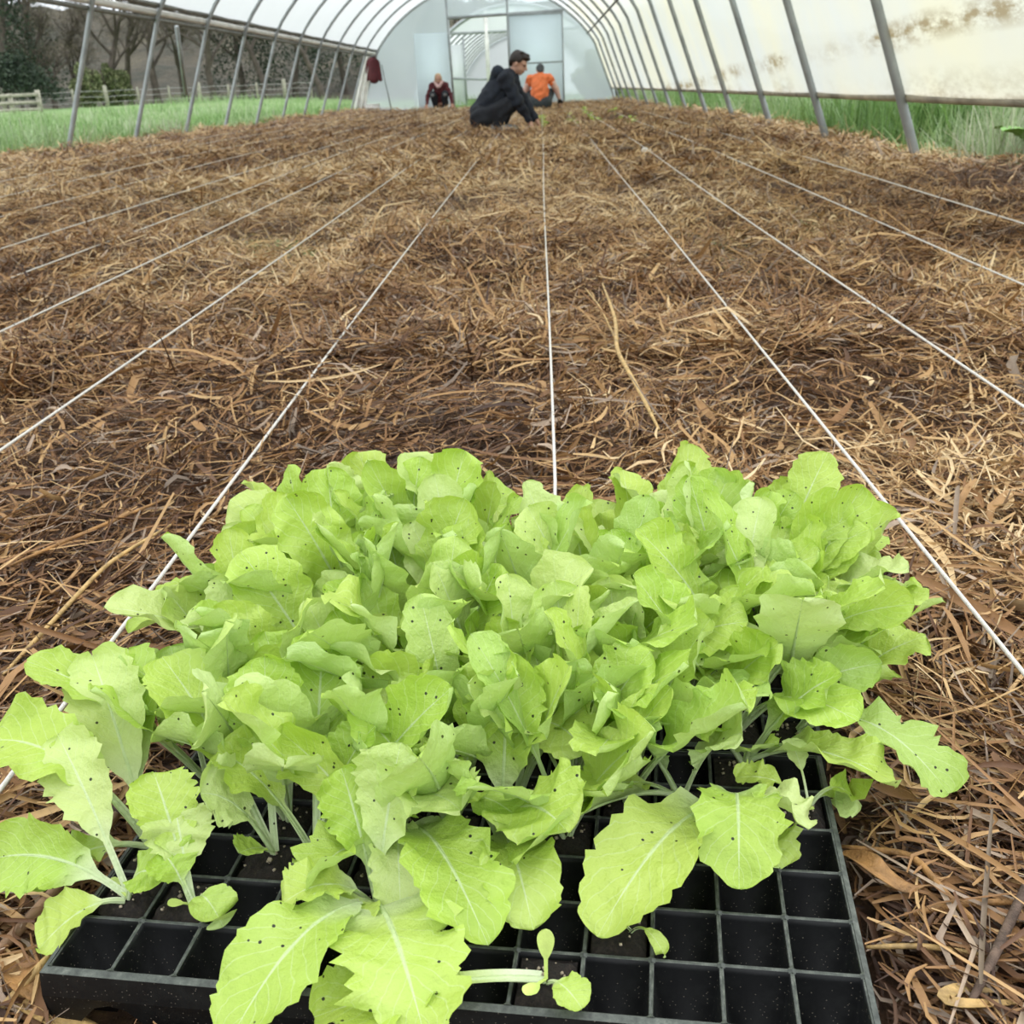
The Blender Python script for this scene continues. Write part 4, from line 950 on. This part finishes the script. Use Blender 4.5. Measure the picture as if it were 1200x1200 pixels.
def head(c, f, up, s=1.):
    """skull, jaw, nose, brow, ears; c centre, f facing, up crown; returns prims and frame"""
    c = np.array(c, float); f = np.array(f, float); f /= np.linalg.norm(f); up = np.array(up, float); up = up-f*(up@f); up /= np.linalg.norm(up); r = np.cross(f, up)
    Rm = np.stack([r, f, up], 1); L = lambda a, b, d: c+(r*a+f*b+up*d)*s
    e = lambda p, q: ('e', L(*p), tuple(v*s for v in q), Rm)
    pr = [e((0, -.012, .025), (.076, .094, .088)), e((0, .022, -.045), (.060, .068, .068)), e((0, .045, -.092), (.030, .030, .022)), cap(L(0, .088, .005), L(0, .108, -.028), .010*s, .014*s),
          e((.030, .070, .015), (.024, .018, .010)), e((-.030, .070, .015), (.024, .018, .010)), e((.078, -.006, -.012), (.010, .020, .032)), e((-.078, -.006, -.012), (.010, .020, .032)), e((0, .080, -.062), (.022, .012, .009))]
    return pr, L, Rm
def face_bits(root, L, Rm, s=1.):
    for a in (-.030, .030):
        link('eye', sdf_mesh('eye', [('e', L(a, .082, -.002), (.013*s, .008*s, .007*s), Rm)], .004, .01), M['eye'], root)
    link('mouth', sdf_mesh('mouth', [('e', L(0, .090, -.062), (.024*s, .008*s, .006*s), Rm)], .004, .01), M['lip'], root)

def person(name_loc, label, build):
    root = None
    return root
# 1: crouching in profile, dark hoodie
def person_hoodie():
    ox, oy, oz = -.50, 14.0, .045
    O = lambda *p: (ox+p[0], oy+p[1], oz+p[2])
    hp, L, Rm = head(O(.235, -.0, .795), (.86, -.30, -.42), (.40, 0, .92), 1.08)
    sh = {-1: O(.06, -.185, .625), 1: O(.10, .175, .60)}; el = {-1: O(.20, -.225, .36), 1: O(.28, .20, .36)}; wr = {-1: O(.335, -.16, .125), 1: O(.42, .08, .13)}
    hip = {-1: O(-.27, -.10, .19), 1: O(-.25, .11, .19)}; kn = {-1: O(.10, -.16, .33), 1: O(.14, .17, .34)}; an = {-1: O(-.09, -.13, .07), 1: O(-.05, .14, .07)}; toe = {-1: O(.10, -.14, .02), 1: O(.14, .15, .02)}
    body = hp+[cap(O(.11, 0, .66), O(.20, 0, .745), .058, .055), cap(O(.07, 0, .58), O(-.10, 0, .40), .13, .14), cap(O(-.10, 0, .40), O(-.24, 0, .21), .14, .15)]
    for s in (-1, 1):
        body += [cap(O(.08, 0, .62), sh[s], .08, .065), cap(sh[s], el[s], .056, .042), cap(el[s], wr[s], .042, .027), cap(hip[s], kn[s], .088, .062), cap(kn[s], an[s], .06, .038), cap(an[s], toe[s], .04, .03)]
        body += hand(wr[s], np.array((.45, .1*-s, -.75)), (.8, 0, .5), -s)
    root = link('person', sdf_mesh('person', body, .0065, k=.018), M['skin'])
    tag(root, 'dark-haired person in a black hooded sweatshirt crouching in profile, reaching down to the straw', 'person')
    face_bits(root, L, Rm, 1.08)
    jk = [cap(O(.10, 0, .50), O(.02, 0, .40), .13, .14), cap(O(.07, 0, .585), O(-.10, 0, .41), .165, .175), cap(O(-.10, 0, .41), O(-.25, 0, .20), .175, .17), cap(O(-.25, 0, .23), O(-.30, 0, .12), .16, .12)]
    for s in (-1, 1): jk += [cap(O(.08, 0, .60), sh[s], .115, .092), cap(sh[s], el[s], .086, .070), cap(el[s], tuple(np.array(wr[s])*.93+np.array(el[s])*.07), .070, .046)]
    link('hooded_sweatshirt', sdf_mesh('hooded_sweatshirt', jk, .012, k=.03, folds=.008), M['navy'], root)
    hd = [cap(O(-.03, -.10, .72), O(-.05, .09, .72), .068, .068), cap(O(-.03, -.09, .71), O(.13, -.10, .655), .055, .045), cap(O(-.05, .08, .71), O(.13, .10, .655), .055, .045), cap(O(-.06, -.03, .68), O(-.10, 0, .60), .07, .06)]
    link('hood', sdf_mesh('hood', hd, .010, k=.03), simple('hood_cloth', (.022, .03, .045, 1), .9, .3, 20.), root)
    tr = []
    for s in (-1, 1): tr += [cap(hip[s], kn[s], .125, .088), cap(kn[s], an[s], .084, .058)]
    tr += [cap(hip[-1], hip[1], .14, .14)]
    link('trousers', sdf_mesh('trousers', tr, .012, k=.03, folds=.007), M['black'], root)
    for s in (-1, 1):
        q = sdf_mesh('shoe', [cap((an[s][0]-.03, an[s][1], oz+.055), (toe[s][0], toe[s][1], oz+.035), .05, .04), cap((an[s][0]-.02, an[s][1], oz+.02), (toe[s][0]+.03, toe[s][1], oz+.015), .036, .032)], .009)
        link('shoe', q, M['shoe'], root)
    e = lambda p, q: ('e', L(*p), tuple(v*1.08 for v in q), Rm)
    hr = [e((0, -.030, .045), (.088, .100, .088)), e((0, .052, .085), (.066, .052, .036)), e((0, -.085, -.005), (.070, .040, .062)), e((.074, -.012, .042), (.018, .052, .050)), e((-.074, -.012, .042), (.018, .052, .050))]
    for i in range(16):
        a = rng.random()*6.28; rr = rng.random()**.5; x0 = .07*rr*math.cos(a); y0 = -.02+.08*rr*math.sin(a); hr.append(cap(L(x0, y0, .105), L(x0*1.25, y0+.025, .128), .018, .006))
    link('hair', sdf_mesh('hair', hr, .008, k=.014), M['hair_d'], root)
person_hoodie()
# 2: from behind, orange top
def person_orange():
    ox, oy, oz = -.03, 24.5, .05
    O = lambda *p: (ox+p[0], oy+p[1], oz+p[2])
    hp, L, Rm = head(O(.02, .13, .83), (-.15, .9, -.45), (0, .4, .9), 1.0)
    sh = {-1: O(-.20, .06, .66), 1: O(.21, .05, .66)}; el = {-1: O(-.31, .20, .44), 1: O(.36, .16, .43)}; wr = {-1: O(-.24, .38, .25), 1: O(.43, .22, .22)}
    hip = {-1: O(-.11, -.14, .17), 1: O(.11, -.14, .17)}; kn = {-1: O(-.24, .24, .36), 1: O(.23, .24, .36)}; an = {-1: O(-.16, .0, .07), 1: O(.15, .0, .07)}
    body = hp+[cap(O(.01, .03, .70), O(.015, .10, .77), .055, .052), cap(O(0, .02, .62), O(0, -.06, .40), .13, .13), cap(O(0, -.06, .40), O(0, -.12, .2), .13, .15)]
    for s in (-1, 1):
        body += [cap(O(0, .03, .66), sh[s], .08, .06), cap(sh[s], el[s], .055, .042), cap(el[s], wr[s], .042, .028), cap(hip[s], kn[s], .09, .06), cap(kn[s], an[s], .06, .04), cap(an[s], (an[s][0], an[s][1]+.18, oz+.03), .04, .032)]
        body += hand(wr[s], np.array((.08*s, .4, -.75)), (0, .8, .5), s)
    root = link('person', sdf_mesh('person', body, .008, k=.018), M['skin'])
    tag(root, 'person in an orange top squatting with back turned, behind the dark hoodie', 'person')
    face_bits(root, L, Rm, 1.)
    v = [cap(O(0, .03, .60), O(0, -.06, .42), .185, .19), cap(O(0, -.06, .42), O(0, -.10, .27), .19, .19)]
    for s in (-1, 1): v += [cap(O(0, .03, .655), sh[s], .115, .085), cap(sh[s], tuple(np.array(sh[s])*.65+np.array(el[s])*.35), .088, .08)]
    link('orange_top', sdf_mesh('orange_top', v, .013, k=.03, folds=.008), M['orange'], root)
    for s in (-1, 1):
        st = np.array(sh[s])*.6+np.array(el[s])*.4; en = np.array(wr[s])*.9+np.array(el[s])*.1
        tag(link('sleeve', sdf_mesh('sleeve', [cap(st, el[s], .076, .066), cap(el[s], en, .066, .042)], .012, k=.02), M['palepink'], root), 'pale pink sleeve')
        link('glove', sdf_mesh('glove', [('c', q[1], q[2], q[3]*1.25, q[4]*1.3) for q in hand(wr[s], np.array((.08*s, .4, -.75)), (0, .8, .5), s, 1.05)], .008, k=.012), M['glove'], root)
        link('boot', sdf_mesh('boot', [cap((an[s][0], an[s][1]-.03, oz+.05), (an[s][0], an[s][1]+.2, oz+.035), .055, .045)], .01), M['glove'], root)
    tr = [cap(hip[-1], hip[1], .155, .155), cap(O(-.10, -.16, .13), O(.10, -.16, .13), .12, .12)]
    for s in (-1, 1): tr += [cap(hip[s], kn[s], .135, .09), cap(kn[s], an[s], .086, .062)]
    link('trousers', sdf_mesh('trousers', tr, .013, k=.03), M['slate'], root)
    e = lambda p, q: ('e', L(*p), q, Rm)
    link('hair', sdf_mesh('hair', [e((0, -.028, .035), (.090, .098, .090)), e((0, -.07, -.03), (.072, .05, .07)), cap(L(-.05, .06, .07), L(.05, .06, .07), .03)], .009, k=.014), M['hair_g'], root)
person_orange()
# 3: facing the camera at the far end
def person_maroon():
    ox, oy, oz = -2.92, 31.7, .06
    O = lambda *p: (ox+p[0], oy+p[1], oz+p[2])
    hp, L, Rm = head(O(.0, -.10, .82), (.12, -.95, -.30), (0, -.2, .98), 1.02)
    sh = {-1: O(-.19, -.03, .64), 1: O(.19, -.03, .64)}; el = {-1: O(-.32, -.14, .38), 1: O(.32, -.14, .38)}; wr = {-1: O(-.36, -.30, .14), 1: O(.37, -.30, .14)}
    hip = {-1: O(-.10, .14, .18), 1: O(.10, .14, .18)}; kn = {-1: O(-.18, -.20, .40), 1: O(.18, -.20, .40)}; an = {-1: O(-.14, -.03, .08), 1: O(.14, -.03, .08)}
    body = hp+[cap(O(0, -.02, .68), O(0, -.07, .75), .050, .048), cap(O(0, -.02, .60), O(0, .06, .40), .12, .12), cap(O(0, .06, .40), O(0, .12, .2), .12, .15)]
    for s in (-1, 1):
        body += [cap(O(0, -.02, .64), sh[s], .075, .055), cap(sh[s], el[s], .05, .038), cap(el[s], wr[s], .038, .026), cap(hip[s], kn[s], .085, .058), cap(kn[s], an[s], .056, .036), cap(an[s], (an[s][0], an[s][1]-.18, oz+.03), .04, .03)]
        body += hand(wr[s], np.array((.02*s, -.35, -.8)), (0, -.8, .5), -s)
    root = link('person', sdf_mesh('person', body, .008, k=.018), M['skin'])
    tag(root, 'fair-haired person in a maroon top squatting by the far end wall, facing the camera', 'person')
    face_bits(root, L, Rm, 1.02)
    v = [cap(O(0, -.02, .59), O(0, .06, .40), .16, .16), cap(O(0, .06, .42), O(0, .10, .26), .16, .16)]
    for s in (-1, 1): v += [cap(O(0, -.02, .63), sh[s], .105, .080), cap(sh[s], el[s], .078, .062), cap(el[s], tuple(np.array(wr[s])*.92+np.array(el[s])*.08), .062, .042)]
    link('maroon_top', sdf_mesh('maroon_top', v, .013, k=.03, folds=.008), M['maroon'], root)
    tr = [cap(hip[-1], hip[1], .14, .14)]
    for s in (-1, 1): tr += [cap(hip[s], kn[s], .12, .092), cap(kn[s], an[s], .088, .06)]
    link('trousers', sdf_mesh('trousers', tr, .013, k=.025), M['black'], root)
    for s in (-1, 1):
        tag(link('knee_highlight', sdf_mesh('knee_highlight', [('e', (kn[s][0], kn[s][1]-.05, kn[s][2]-.01), (.065, .052, .065))], .01), simple('grey_highlight', (.16, .16, .16, 1), .8), root), 'grey painted knee highlight')  # highlight on the dark trouser knees, put in as paler grey shells
        link('boot', sdf_mesh('boot', [cap((an[s][0], an[s][1]+.03, oz+.05), (an[s][0], an[s][1]-.19, oz+.035), .055, .045)], .01), M['glove'], root)
    link('scarf', sdf_mesh('scarf', [cap(O(-.10, -.06, .73), O(-.02, -.20, .60), .05, .04), cap(O(.10, -.06, .73), O(.02, -.20, .60), .05, .04), cap(O(-.1, .02, .72), O(.1, .02, .72), .055, .055)], .01, k=.02), M['scarf'], root)
    e = lambda p, q: ('e', L(*p), q, Rm)
    link('hair', sdf_mesh('hair', [e((0, -.035, .045), (.090, .095, .086)), cap(L(.075, -.01, .03), L(.085, 0, -.10), .03, .02), cap(L(-.075, -.01, .03), L(-.085, 0, -.10), .03, .02), e((0, -.08, -.04), (.075, .04, .09))], .009, k=.014), M['hair_b'], root)
person_maroon()

# ------------------------------------------------------------------ things by the end wall
jp = at_y(438, 82, 33.2); J = lambda a, b, c: (float(jp[0])+a, 33.1+b, float(jp[2])+c)
root = link('jacket', sdf_mesh('jacket', [cap(J(-.10, 0, .24), J(.10, 0, .24), .07, .07), cap(J(0, 0, .22), J(0, 0, -.22), .13, .16), cap(J(-.15, 0, .2), J(-.19, 0, -.25), .06, .05), cap(J(.15, 0, .2), J(.20, 0, -.28), .06, .05)], .014, k=.03), M['maroon'])
tag(root, 'maroon jacket hung up in the far left corner of the tunnel', 'jacket')
link('hood', sdf_mesh('hood', [cap(J(-.04, .0, .30), J(.05, 0, .33), .06, .05), cap(J(0, 0, .33), J(.01, 0, .40), .03, .015)], .012, k=.02), M['maroon'], root)
cp = at_y(437, 131, 32.6); cr_ = empty('crate', (float(cp[0]), 32.6, float(mulch_h(cp[0], 32.6))+.015)); tag(cr_, 'small white crate on the mulch in the far left corner', 'crate')
m = MB()
for lo, hi in (((-.2, -.14, 0), (.2, -.12, .16)), ((-.2, .12, 0), (.2, .14, .16)), ((-.2, -.12, 0), (-.18, .12, .16)), ((.18, -.12, 0), (.2, .12, .16)), ((-.18, -.12, 0), (.18, .12, .02))): m.box(lo, hi)
m.build('body', M['white'], cr_); m = MB(); m.box((-.215, -.155, .14), (.215, -.14, .165)); m.box((-.215, .14, .14), (.215, .155, .165)); m.box((-.215, -.14, .14), (-.2, .14, .165)); m.box((.2, -.14, .14), (.215, .14, .165)); m.build('rim', M['white'], cr_)
